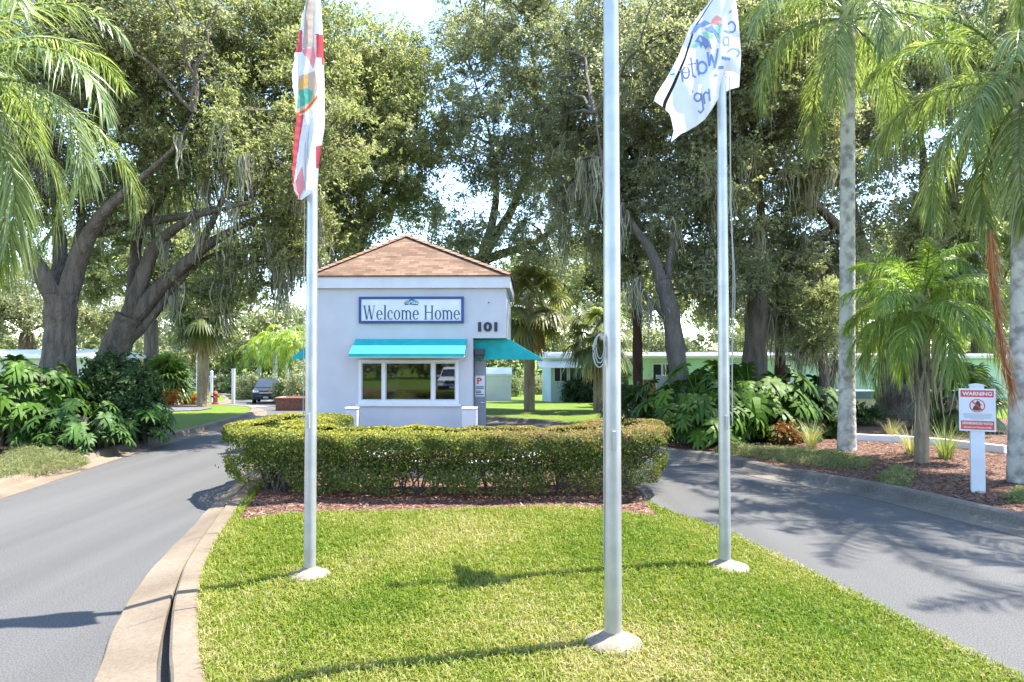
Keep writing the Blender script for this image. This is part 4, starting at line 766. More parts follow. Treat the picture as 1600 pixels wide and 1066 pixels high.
# ------------------------------------------------------------------ palms
def frond(b,o,az,el,L,g,nl=62,ll=.62,lw=.022,bend=1.5,droop=.75,pal=((.12,.18,.06),(.225,.30,.105),(.42,.46,.24)),rcol=(.22,.26,.08),plum=.5,twist=0.0,stem=.16,bare=.14):
    n=22; t=np.linspace(0,1,n); e=el-bend*t**1.35; azs=az+twist*t
    d=np.column_stack([np.cos(azs)*np.cos(e),np.sin(azs)*np.cos(e),np.sin(e)]); p=o+np.vstack([[0,0,0],np.cumsum((d[:-1]+d[1:])/2*L/(n-1),0)])
    b.tube(p,np.linspace(.028,.004,n)*(L/3.2+.2),5,col=np.array(rcol),cap=False)
    s=np.linspace(bare,.995,nl)+g.normal(0,.004,nl); s=np.clip(s,0,1); base=np.stack([np.interp(s,t,p[:,k]) for k in range(3)],1); f=unit(np.stack([np.interp(s,t,d[:,k]) for k in range(3)],1))
    side=unit(np.cross(f,[0,0,1.0])); up=np.cross(side,f)
    for sg in (-1,1):
        al=np.radians(62-34*s)+g.normal(0,.13,nl); pl=g.normal(.12,.42*plum,nl)
        D=unit(side*sg*np.sin(al)[:,None]+f*np.cos(al)[:,None]+up*pl[:,None]); l=ll*(.35+.65*np.sin(np.clip(s*1.06,0,1)*3.0+.12)**.6)*g.uniform(.82,1.15,nl); l=np.nan_to_num(l,nan=.2)
        K=4; ss=np.linspace(0,1,K+1); dr=(droop*g.uniform(.6,1.3,nl))[:,None,None]
        x=base[:,None,:]+l[:,None,None]*(D[:,None,:]*ss[None,:,None]*(1-.25*dr*ss[None,:,None])+np.array([0,0,-1.0])*dr*(ss**1.9)[None,:,None])
        wv=unit(np.cross(D,up*1.0+side*.3+g.normal(0,.25,(nl,3))))*lw; wd=np.sin(np.clip(.22+ss*.8,0,1)*3.14)[None,:,None]*.5+.02
        v=np.stack([x-wv[:,None,:]*wd,x+wv[:,None,:]*wd],2).reshape(-1,3)
        k=(np.arange(nl)[:,None]*(K+1)*2+np.arange(K)[None]*2).ravel(); q=np.stack([k,k+1,k+3,k+2],1)
        tt=np.clip(g.normal(.5,.3,(nl,1)),0,1); c=np.where(tt<.6,np.array(pal[0])+(np.array(pal[1])-pal[0])*tt/.6,np.array(pal[1])+(np.array(pal[2])-pal[1])*(tt-.6)/.4); b.quads(v,q,np.repeat(c,K,0))
RINGB=mat('pale_palm_bark',(.4,.37,.33),.9,noise=[(5,7,(.26,.245,.22),(.54,.515,.46),.36,.55),(1.6,4,(.72,.72,.7),(1.08,1.08,1.05),.3,.7)],bump=(16,.5,.03),spec=.15)
TANB=bark('tan_palm_bark',(.22,.16,.10),(.46,.37,.26),7,.9); SHEATH=mat('palm_sheath',(.28,.32,.12),.7,noise=[(6,4,(.22,.27,.1),(.42,.38,.2),.3,.7)])
def trunkrings(b,p,r,n=20,amp=.03):
    s=np.linspace(0,1,max(24,int(np.linalg.norm(p[-1]-p[0])/.055))); t0=np.linspace(0,1,len(p)); q=np.stack([np.interp(s,t0,p[:,k]) for k in range(3)],1); rr=np.interp(s,t0,r)*(1+amp*np.where(np.arange(len(s))%3==0,1,-.3)); b.tube(q,rr,n,wob=.012)
def queen_palm(label,base,top,r0,r1,nf,L,seed,group='queen palms',bend=1.6,dead=0,skirt=False,elr=(-.5,1.35),ll=.62,azs=None,bk=None,pal=None,nl=62,lean=0,lw=.022):
    g=np.random.default_rng(seed); base=np.asarray(base,float); top=np.asarray(top,float); t=thing('queen_palm',label,'palm',base,0,group)
    b=MB(); s=np.linspace(0,1,9)[:,None]; p=local(t,base+(top-base)*s); p[:,0]+=lean*np.sin(s[:,0]*3.14); p[0,2]-=.12; r=r1+(r0-r1)*(1-s[:,0])**1.3; r[0]*=1.15; trunkrings(b,p,r); b.build('trunk',bk or RINGB,t,smooth=True)
    o=local(t,top); b=MB(); b.lathe([(r1*1.02,-.02),(r1*1.35,.15),(r1*1.05,.5),(r1*.35,.95)],o,14); b.build('crownshaft',SHEATH,t,smooth=True)
    b=MB()
    for k in range(nf):
        az=(k*2.399963+g.normal(0,.2)) if azs is None else azs[k%len(azs)]+g.normal(0,.1); u=(k+.5)/nf; el=elr[1]+(elr[0]-elr[1])*u+g.normal(0,.08)
        kw=dict(pal=pal) if pal else {}
        frond(b,o+np.array([0,0,.45-.3*u]),az,el,L*g.uniform(.88,1.1),g,nl=nl,ll=ll,lw=lw,bend=bend*g.uniform(.85,1.15),droop=.55+.35*u,twist=g.normal(0,.25),**kw)
    b.build('crown',PALM,t)
    for k in range(dead):
        b=MB(); a=(k-.5)*.5+ (4.4 if not azs else azs[0]); frond(b,o+np.array([0,0,.1]),a,-.9,L*.8,g,nl=40,ll=.4,bend=.75,droop=.9,pal=((.36,.13,.04),(.5,.2,.07),(.55,.33,.17)),rcol=(.5,.25,.1),plum=.8); b.build('dead_frond',PALM,t)
    return t
def onb(px,py): return base_at(px,py)
c=onb(1323,708); queen_palm('tall queen palm with a pale lichen-spotted trunk right of the flag pole',c,P(1325,45,c[1]),.185,.15,22,3.5,31,bend=1.8,elr=(-.4,1.35),ll=.7,nl=90)
c=onb(1592,757); queen_palm('tall queen palm cut by the right edge of the picture beside the warning sign',c,P(1598,165,c[1]),.17,.14,22,3.0,33,bend=1.85,elr=(-.7,1.3),ll=.68,nl=90)
c=onb(1440,728); qp=queen_palm('short young queen palm with a frayed trunk left of the warning sign',c,P(1441,505,c[1]),.125,.15,26,1.8,32,bend=1.45,elr=(-.35,1.4),ll=.55,nl=90,bk=TANB,lw=.018,pal=((.1,.19,.03),(.2,.32,.06),(.38,.45,.15)))
g=np.random.default_rng(5); b=MB()                      # its brown boots and hanging fibre
o=local(qp,P(1441,505,c[1]))
for k in range(9): a=k*.7; b.tube([o+[.10*math.cos(a),.10*math.sin(a),-.55+.02*k],o+[.15*math.cos(a),.15*math.sin(a),-.2],o+[.24*math.cos(a),.24*math.sin(a),.05]],[.03,.035,.02],5,col=np.array([.3,.19,.1]))
b.build('frond_boots',PALM,qp)
b=MB(); moss(b,[o+np.array([-.13+.02*k,-.1,-.55-.03*k]) for k in range(7)],3,1.35,g); b.build('hanging_fibre',MOSS,qp)['kind']='stuff'
b=MB(); moss(b,[o+np.array([.25+.03*k,-.12,-.7]) for k in range(3)],3,1.3,g); b.build('dead_frond',MOSS,qp)
# orange dead frond hanging from the right-hand palm
df=[x for x in bpy.data.objects if x.name.startswith('queen_palm') and x.get('label','').startswith('tall queen palm cut')][0]
b=MB(); d=df.location.y-.1; A=np.array([P(1548,360,d),P(1549,420,d),P(1556,480,d),P(1566,540,d),P(1577,600,d)]); A=local(df,spline(A,5)); b.tube(A,np.linspace(.03,.01,len(A)),6,col=np.array([.5,.2,.07]))
for k in range(190):
    s=g.random(); q=np.array([np.interp(s*(len(A)-1),np.arange(len(A)),A[:,j]) for j in range(3)]); l=g.uniform(.3,.75); t_=np.linspace(0,1,5); x=q+np.column_stack([g.normal(0,.03)+t_*g.normal(.03,.09)+.06*t_,t_*g.normal(0,.06),-t_*l]); w_=.014*(1-t_*.8)[:,None]*np.array([1,.3,0]); i=np.arange(4)*2; b.quads(np.stack([x-w_,x+w_],1).reshape(-1,3),np.stack([i,i+1,i+3,i+2],1),np.array([.58,.29,.13])*g.uniform(.6,1.25)*np.array([1,1.0,1]))
b.build('dead_frond',PALM,df)
queen_palm('queen palm at the left edge whose fronds arch over the road bed',(-8.7,9.6,-.05),(-8.35,10.4,5.9),.17,.14,24,3.3,34,bend=1.95,elr=(-.75,1.25),ll=.72,nl=90)
queen_palm('queen palm standing outside the right edge that throws frond shadows on the road',(10.2,8.2,-.05),(10.0,8.2,7.2),.17,.14,15,3.2,35,bend=1.6,nl=60)
queen_palm('very tall queen palm beyond the right edge, crown above the frame, shading the road',(11.2,12.6,-.05),(11.0,12.6,10.6),.17,.14,18,3.3,36,bend=1.6,nl=64)
queen_palm('second very tall queen palm beyond the right edge whose fronds dapple the road',(9.9,11.2,-.05),(9.7,11.2,9.7),.17,.14,18,3.3,37,bend=1.6,nl=64)
# far row of bright palms along the bend
g=np.random.default_rng(9)
PALB=((.14,.22,.035),(.26,.36,.06),(.42,.46,.12))
for k,(px,py,pt,lab) in enumerate([(353,602,575,'farthest little palm of the bright row by the bend'),(375,605,560,'small bright palm behind the white post at the bend'),(405,607,548,'bright yellow-green palm directly behind the dark car'),(430,612,540,'taller bright palm over the right of the dark car'),(447,610,535,'bright palm between the dark car and the speed sign'),(463,618,545,'bright palm beside the silver pole above the planter')]):
    c=at(px,py,-.05) if False else None; d=[78,70,62,57,52,47][k]; bx=ray(px,560)[0]*d; z=float(zt(bx,d))-.05; top=P(px,pt,d); queen_palm(lab,(bx,d,z),top,.2,.17,13,2.3,40+k,group='bright palms in a far row',bend=1.9,elr=(-.5,1.2),ll=.75,nl=26,pal=PALB,lw=.06)
def fan_leaf(b,o,d,L,sz,g,pal,nseg=26,droop=.5,spread=2.3):
    d=unit(np.asarray(d,float)); p1=o+d*L+np.array([0,0,-.12*L]); b.tube([o,(o+p1)/2+np.array([0,0,.04]),p1],[.018,.014,.01],4,col=np.array(pal[1]),cap=False)
    f=unit(p1-o); side=unit(np.cross(f,[0,0,1.0])+1e-6); up=np.cross(side,f); a=np.linspace(-spread,spread,nseg)
    D=f*np.cos(a)[:,None]+side*np.sin(a)[:,None]+up*(.25*np.cos(a*2))[:,None]; D=unit(D); l=sz*(.75+.25*np.cos(a*.8))*g.uniform(.9,1.08,nseg); ss=np.array([0,.35,.65,1.0])
    x=p1+l[:,None,None]*(D[:,None,:]*ss[None,:,None]+np.array([0,0,-1])*droop*(ss**2.6)[None,:,None]); t=np.stack([-f*np.sin(a)[:,None]*1+side*np.cos(a)[:,None]],0)[0]
    wd=np.array([.012,.05,.042,.004])*sz*1.25; v=np.stack([x-t[:,None,:]*wd[None,:,None],x+t[:,None,:]*wd[None,:,None]],2).reshape(-1,3); k=(np.arange(nseg)[:,None]*8+np.arange(3)[None]*2).ravel(); u=g.random((nseg,1)); c=(np.array(pal[0])+(np.array(pal[1])-pal[0])*u)*g.uniform(.8,1.2); b.quads(v,np.stack([k,k+1,k+3,k+2],1),np.repeat(c,3,0))
def fan_palm(name,label,base,top,r,nf,L,sz,seed,skirt=0,bk=None,pal=((.07,.11,.03),(.15,.2,.06)),elr=(-.9,1.3),nseg=26,group=None,droop=.5):
    g=np.random.default_rng(seed); base=np.asarray(base,float); top=np.asarray(top,float); t=thing(name,label,'palm',base,0,group); o=local(t,top)
    b=MB(); s=np.linspace(0,1,8)[:,None]; p=o*s; p[0,2]-=.1; trunkrings(b,p,np.linspace(r*1.15,r,8),16,.035); b.build('trunk',bk or TANB,t,smooth=True)
    b=MB()
    for k in range(nf):
        u=(k+.5)/nf; el=elr[1]+(elr[0]-elr[1])*u+g.normal(0,.1); az=k*2.4+g.normal(0,.2); fan_leaf(b,o+np.array([0,0,.1-.2*u]),[math.cos(az)*math.cos(el),math.sin(az)*math.cos(el),math.sin(el)],L*g.uniform(.8,1.15),sz*g.uniform(.85,1.1),g,pal,nseg,droop=droop+.25*u)
    b.build('crown',PALM,t)
    if skirt:
        b=MB()
        for k in range(skirt): az=k*2.4; el=g.uniform(-1.45,-1.0); fan_leaf(b,o+np.array([0,0,-.15-.25*g.random()]),[math.cos(az)*math.cos(el),math.sin(az)*math.cos(el),math.sin(el)],L*.55,sz*.8,g,((.3,.2,.11),(.52,.37,.22)),14,droop=1.1,spread=1.5)
        b.build('dead_skirt',PALM,t)
    return t
d=29; bx=ray(827,560)[0]*d; fan_palm('cabbage_palm','cabbage palm with a brown dead skirt behind the gatehouse right awning',(bx,d,gz(bx,d)),P(828,470,d),.2,30,1.1,.95,51,skirt=26,pal=((.14,.16,.05),(.3,.29,.12)),group='cabbage palms')
d=28; bx=ray(934,560)[0]*d; fan_palm('cabbage_palm','grey-green cabbage palm half hidden by the near flagpole',(bx,d,gz(bx,d)),P(935,515,d),.17,30,.9,.85,52,skirt=14,pal=((.1,.13,.06),(.27,.3,.18)),group='cabbage palms')
c=at(317,637,-.06); fan_palm('cabbage_palm','tall cabbage palm with bare tan trunk on the left lawn',(c[0],c[1],c[2]),P(318,478,c[1]),.24,34,1.2,1.0,53,skirt=16,pal=((.07,.1,.03),(.17,.2,.06)),group='cabbage palms')
c=at(258,634,-.06); fan_palm('date_palm','round-headed small palm beside the orange shrubs on the left lawn',(c[0],c[1],c[2]),P(258,592,c[1]),.15,60,.75,1.05,54,pal=((.08,.14,.03),(.2,.29,.07)),elr=(-.5,1.4),nseg=18,droop=.4)
c=onb(1500,690); fan_palm('palmetto','dark green palmetto fan clump behind the short young palm',(c[0]+.4,c[1]+2,-.05),P(1495,620,c[1]+2),.12,26,.8,.75,55,pal=((.06,.1,.03),(.17,.23,.07)),elr=(-.6,1.3))
d=25; bx=ray(1465,560)[0]*d; fan_palm('cabbage_palm','cabbage palm with dark fans high behind the short young palm',(bx,d,gz(bx,d)),P(1466,390,d),.2,30,1.2,1.0,56,pal=((.05,.08,.03),(.13,.17,.06)),group='cabbage palms')
c=onb(985,668); fan_palm('palmetto','low dark palmetto beside the near flagpole at the bed corner',(3.0,20.4,-.02),P(988,640,20.4),.06,20,.5,.6,57,pal=((.03,.06,.02),(.09,.13,.045)),elr=(-.2,1.3))

# ------------------------------------------------------------------ shrubs
def lobed_leaf(b,o,d,L,g,c):
    c=np.asarray(c)*np.array([.62,.6,.5])                           # a deeply cut leaf blade on a stalk
    d=unit(np.asarray(d,float)); hz=unit(np.array([d[0],d[1],0])+1e-6); tip=o+d*L; b.tube([o,(o+tip)/2+np.array([0,0,.05*L]),tip],[.012,.011,.008],4,col=np.array([.12,.2,.06]),cap=False)
    f=unit(hz*g.uniform(.5,.9)+np.array([0,0,g.uniform(-1.3,-.25)])); s=unit(np.cross(f,[0,0,1.0])); u=np.cross(s,f); S=L*g.uniform(.62,.9); n=8; t=np.linspace(.0,1,n)
    mid=tip+f*(t*S)[:,None]+u*(.12*S*np.sin(t*3.1))[:,None]; w_=.13*S; 
    v=np.stack([mid-s*w_*(1-t*.85)[:,None],mid+s*w_*(1-t*.85)[:,None]],1).reshape(-1,3); i=np.arange(n-1)*2; b.quads(v,np.stack([i,i+1,i+3,i+2],1),c)
    m=11; a_=np.linspace(-2.25,2.25,m)+g.normal(0,.06,m); l=S*(.34+.36*np.cos(a_*.62))*g.uniform(.88,1.1,m); p=tip+f*(S*.30*np.maximum(np.cos(a_),0)+.04*S)[:,None]; D=unit(s*np.sin(a_)[:,None]+f*np.cos(a_)[:,None]); P_=unit(s*np.cos(a_)[:,None]-f*np.sin(a_)[:,None])
    ss=np.array([0,.4,.75,1]); ww=np.array([.085,.085,.06,.006])*S; x=p[:,None]+l[:,None,None]*(D[:,None]*ss[None,:,None]+u*(.16*np.sin(ss*2.2)-.26*ss**2)[None,:,None]); v=np.stack([x-P_[:,None]*ww[None,:,None],x+P_[:,None]*ww[None,:,None]],2).reshape(-1,3); k=(np.arange(m)[:,None]*8+np.arange(3)[None]*2).ravel(); b.quads(v,np.stack([k,k+1,k+3,k+2],1),c)
def philodendron(label,c,rx,ry,h,n,seed,L=(.55,.95),pal=((.04,.11,.016),(.12,.25,.03))):
    g=np.random.default_rng(seed); t=thing('philodendron',label,'shrub',c,0,'big-leaved philodendrons'); b=MB(); sb=MB()
    for k in range(n):
        a=g.uniform(0,6.3); r=math.sqrt(g.random()); z=h*(.08+.72*g.random())*(1-.45*r*r); o=np.array([rx*r*.8*math.cos(a),ry*r*.8*math.sin(a),z]); el=g.uniform(-.1,1.15); lobed_leaf(b,o,[math.cos(a)*math.cos(el)*1,math.sin(a)*math.cos(el),math.sin(el)],g.uniform(*L),g,(np.array(pal[0])+(np.array(pal[1])-pal[0])*g.random())*g.uniform(.8,1.2))
    for k in range(9): a=g.uniform(0,6.3); r=g.random()*.8; sb.tube([[rx*r*math.cos(a),ry*r*math.sin(a),-.05],[rx*r*.9*math.cos(a),ry*r*.9*math.sin(a),h*.35],[rx*r*.8*math.cos(a)+.1,ry*r*.8*math.sin(a),h*.7]],[.045,.04,.03],6)
    b.build('foliage',GLOSS,t); sb.build('stem',BARKG,t,smooth=True); return t
def bush(name,label,c,blobs,n,per,cr,L,W,pal,seed,group=None,cat='shrub',lm=None,stems=9,up=.3):
    g=np.random.default_rng(seed); t=thing(name,label,cat,c,0,group); cl=clumps([(np.array(o,float),np.array(r,float)) for o,r in blobs],n,seed,3.2); cl=cl[cl[:,2]>.02]
    b=MB(); crown_leaves(b,cl,per,cr,L,W,pal,seed,flat=.85,up=up); 
    # nothing hangs below the ground
    b.v=[np.column_stack([v[:,0],v[:,1],np.maximum(v[:,2],.0)]) for v in b.v]; b.build('foliage',lm or LEAF,t)
    sb=MB(); 
    for k in range(stems): q=cl[g.integers(len(cl))]; o=np.array([q[0]*.25,q[1]*.25,-.06]); sb.tube([o,(o+q)/2+g.normal(0,.04,3),q],[.02+.006*cr*3,.014,.008],5)
    sb.build('stem',BARK,t,smooth=True); return t
DG=((.025,.05,.018),(.055,.10,.035),(.11,.17,.07))
philodendron('bright green philodendron mound at the left edge beside the road',onb(12,705)+np.array([-.3,.6,0]),1.15,1.0,2.55,200,61,(.5,.85))
philodendron('smaller philodendron in front of the dark bush at the left road',at(105,708,-.05)+np.array([0,.5,0]),.75,.6,1.1,75,62,(.38,.6),((.05,.13,.035),(.12,.24,.06)))
philodendron('low philodendron at the foot of the dark bush near the drain',at(205,694,-.05)+np.array([-.3,.5,0]),.75,.65,1.0,60,63,(.42,.65),((.06,.16,.03),(.14,.3,.05)))
c=at(140,700,-.05)+np.array([0,1.2,0]); bush('dark_shrub','large dark glossy bush under the leaning oak at the left road',c,[((-.4,.3,1.1),(.75,.8,1.05)),((.3,.1,.9),(.55,.8,.9)),((-.1,.3,1.3),(.7,.7,.8))],180,190,.28,.13,.062,DG,64,lm=GLOSS,stems=16)
philodendron('big philodendron behind the right flagpole at the bed corner',at(1105,695,-.03)+np.array([0,.8,0]),1.05,.9,1.6,130,65,pal=((.05,.12,.018),(.14,.27,.03)))
philodendron('philodendron mound right of the right flagpole',at(1195,692,-.03)+np.array([0,1.1,0]),1.6,1.0,1.75,220,66,pal=((.05,.12,.018),(.15,.29,.03)))
philodendron('tall shaded philodendron behind the right-hand mounds',at(1150,680,-.03)+np.array([.5,2.8,0]),1.5,.9,1.95,120,67,pal=((.035,.09,.025),(.09,.19,.04)))
philodendron('rightmost philodendron beside the pale palm trunk',at(1272,690,-.03)+np.array([0,1.5,0]),1.0,.8,1.25,95,68,pal=((.03,.08,.02),(.09,.17,.04)))
def croton(label,c,r,h,seed,pal=((.28,.06,.015),(.42,.17,.025),(.3,.26,.04))): return bush('croton',label,c,[((0,0,h*.5),(r,r,h*.5))],20,40,r*.42,.11,.045,pal,seed,'orange crotons',lm=GLOSS,stems=5,up=.6)
croton('orange croton bush left of the palm on the left lawn',at(266,636,-.06),.62,.8,71)
croton('small orange croton in the pebble bed beside the left lawn palm',at(298,634,-.06),.45,.55,72)
croton('orange croton behind the small round palm',at(246,628,-.06),.45,1.0,73)
croton('rust-leaved croton at the foot of the right philodendron mound',at(1226,698,-.03),.2,.55,74,((.12,.05,.02),(.24,.11,.03),(.16,.13,.04)))
croton('yellow-orange croton left of the pale palm trunk',at(1276,688,-.03)+np.array([0,.3,0]),.2,.62,75)
def grass_tuft(label,c,h,n,seed,pal=((.2,.24,.09),(.5,.46,.26)),grp='ornamental grass tufts'):
    g=np.random.default_rng(seed); t=thing('grass_tuft',label,'grass plant',c,0,grp); b=MB()
    for k in range(n):
        a=g.uniform(0,6.3); l=h*g.uniform(.5,1.15); s=np.linspace(0,1,6); out=g.uniform(.15,.8)*l; r0=g.uniform(0,.12); x=np.column_stack([math.cos(a)*(r0+out*s**1.6),math.sin(a)*(r0+out*s**1.6),l*(s-.35*s**3*(out/l))]); w_=.006*(1-s*.85); sd=np.array([-math.sin(a),math.cos(a),0]); i=np.arange(5)*2; u=g.random(); b.quads(np.stack([x-sd*w_[:,None],x+sd*w_[:,None]],1).reshape(-1,3),np.stack([i,i+1,i+3,i+2],1),np.array(pal[0])*(1-u)+np.array(pal[1])*u)
    b.build('blades',GRASS,t); return t
grass_tuft('wispy pale grass tuft left of the pale palm trunk',at(1268,702,-.02),.75,170,81)
grass_tuft('wispy tan grass tuft at the foot of the short young palm',at(1425,715,-.02),.75,150,82)
grass_tuft('green grass tuft between short young palm and warning sign',at(1478,722,-.02),.9,190,83,((.12,.2,.05),(.36,.4,.16)))
grass_tuft('pale grass tuft above the white timber edge',at(1405,690,-.02)+np.array([0,.3,0]),.6,110,84)
def juniper(label,poly,n,seed,hgt=.2):
    poly=np.array([at(a,c_,-.03)[:2] for a,c_ in poly]); g=np.random.default_rng(seed); lo,hi=poly.min(0),poly.max(0); p=g.uniform(lo,hi,(n*4,2)); p=p[inpoly(p,poly)][:n]; ed=np.clip(dist_poly(p,poly)/.35,0,1); f=zL if p[0,0]<0 else zRt; z=f(p[:,0],p[:,1]); k=6; b=MB()
    c=np.repeat(np.column_stack([p,z+hgt*ed*(.35+.65*(np.sin(p[:,0]*5)*np.cos(p[:,1]*6)*.5+.5))*g.random(n if len(p)==n else len(p))**.5]),k,0)+g.normal(0,.035,(len(p)*k,3)); c[:,2]=np.maximum(c[:,2],np.repeat(z,k)); nr=unit(g.standard_normal((len(c),3))+[0,0,.4]); u=g.random((len(c),1)); cc=(np.array([.15,.19,.075])*(1-u)+np.array([.38,.38,.2])*u)*np.repeat(g.uniform(.7,1.2,(len(p),1)),k,0); leafcards(b,c,nr,.075,.012,cc)
    o=b.build('juniper_groundcover',LEAF); tag(o,label,None,None,'stuff'); return o
juniper('pale feathery ground cover along the left kerb',[(0,712),(40,700),(95,702),(130,712),(138,722),(90,731),(40,740),(0,750)],2600,85,.28)
juniper('blue green ground cover along the right kerb',[(1112,705),(1130,694),(1200,704),(1240,706),(1310,712),(1368,724),(1352,732),(1300,731),(1230,722),(1160,712)],1900,86,.22)
juniper('small patch of ground cover near the right kerb',[(1372,742),(1400,732),(1432,742),(1420,754),(1385,757)],600,87,.22)
juniper('sparse ground cover at the right picture edge',[(1570,778),(1590,766),(1640,770),(1640,784),(1590,786)],420,88,.2)
c=at(1348,668,-.03); bush('low_shrub','low dark shrub between the pale palm trunk and the twin oak',c,[((0,0,.3),(.8,.5,.35))],50,110,.22,.07,.035,DG,91)
for k,(px,py,dx,rx,h,lab) in enumerate([(915,632,0,1.5,1.4,'dark shrub mass at the corner of the pale blue home'),(970,640,0,1.3,2.6,'tall shrub behind the near flagpole'),(1052,640,0,1.5,1.7,'dark shrub against the left end of the mint green home'),(790,622,0,1.1,1.6,'grey-green shrub below the cabbage palm'),(838,618,0,1.6,1.8,'leafy shrub against the pale blue home wall')]):
    c=at(px,py,-.07); bush('garden_shrub',lab,c,[((0,0,h*.5),(rx,rx*.8,h*.52))],70,120,.4,.16,.07,[DG,OAKP,DG,((.1,.13,.06),(.2,.24,.13),(.33,.36,.22)),OAKP][k],92+k,'shrubs in the far garden')
for k,(px,py,rx,h,lab) in enumerate([(825,613,1.0,.5,'bright yellow-green low plant in the far garden'),(880,616,2.2,.5,'bright green low bed plants before the pale blue home'),(765,608,.5,1.1,'yellow potted shrub near the white shed')]):
    c=at(px,py,-.07); bush('bed_plant',lab,c,[((0,0,h*.5),(rx,rx*.5,h*.55))],40,110,.3,.14,.07,[((.3,.4,.03),(.5,.55,.06),(.6,.6,.12)),((.12,.3,.03),(.2,.42,.05),(.3,.5,.08)),((.25,.3,.04),(.5,.42,.05),(.6,.5,.1))][k],97+k,'bright plants in the far garden')
for k,(px,py,rx,h,lab) in enumerate([(350,609,1.4,1.5,'round clipped shrub farthest along the bend'),(375,611,1.5,1.9,'dark clipped shrub behind the white bend post'),(393,613,1.5,1.7,'clipped shrub left of the dark car'),(453,625,1.0,1.3,'grassy shrub right of the dark car'),(472,628,1.4,2.3,'tall shrub behind the speed sign by the silver pole')]):
    d=[68,62,58,47,42][k]; bx=ray(px,560)[0]*d; bush('clipped_shrub',lab,(bx,d,float(zt(bx,d))-.05),[((0,0,h*.5),(rx,rx,h*.52))],40,100,.45,.2,.1,[OAKP,DG,OAKP,OAKL,OAKP][k],101+k,'shrubs along the far bend')
# far wood behind everything, plus an unseen row behind the camera
b=MB(); g=np.random.default_rng(3); bl=[]
for x in np.arange(-95,96,5.5): d=g.uniform(84,100); h=g.uniform(6.5,10.5); bl.append((np.array([x,d,h*.45-1]),np.array([5.2,4,h*.55])))
for x in np.arange(-34,-14,4.5): d=72; h=g.uniform(8,10.5); bl.append((np.array([x*1.0,d,h*.45-1]),np.array([4,4,h*.55])))
for x in np.arange(-40,41,5.0): bl.append((np.array([x,-46+g.uniform(-4,4),3.5]),np.array([4.5,4,4.6])))  # out-of-view trees added behind the camera for the gatehouse windows to reflect
cl=clumps(bl,1750,8,2.4,-1.0); crown_leaves(b,cl,150,1.5,.5,.26,OAKP,8); o=b.build('far_woods',LEAF); tag(o,'distant belt of oak woodland closing the view behind the homes, with an unseen row behind the camera',None,None,'stuff')
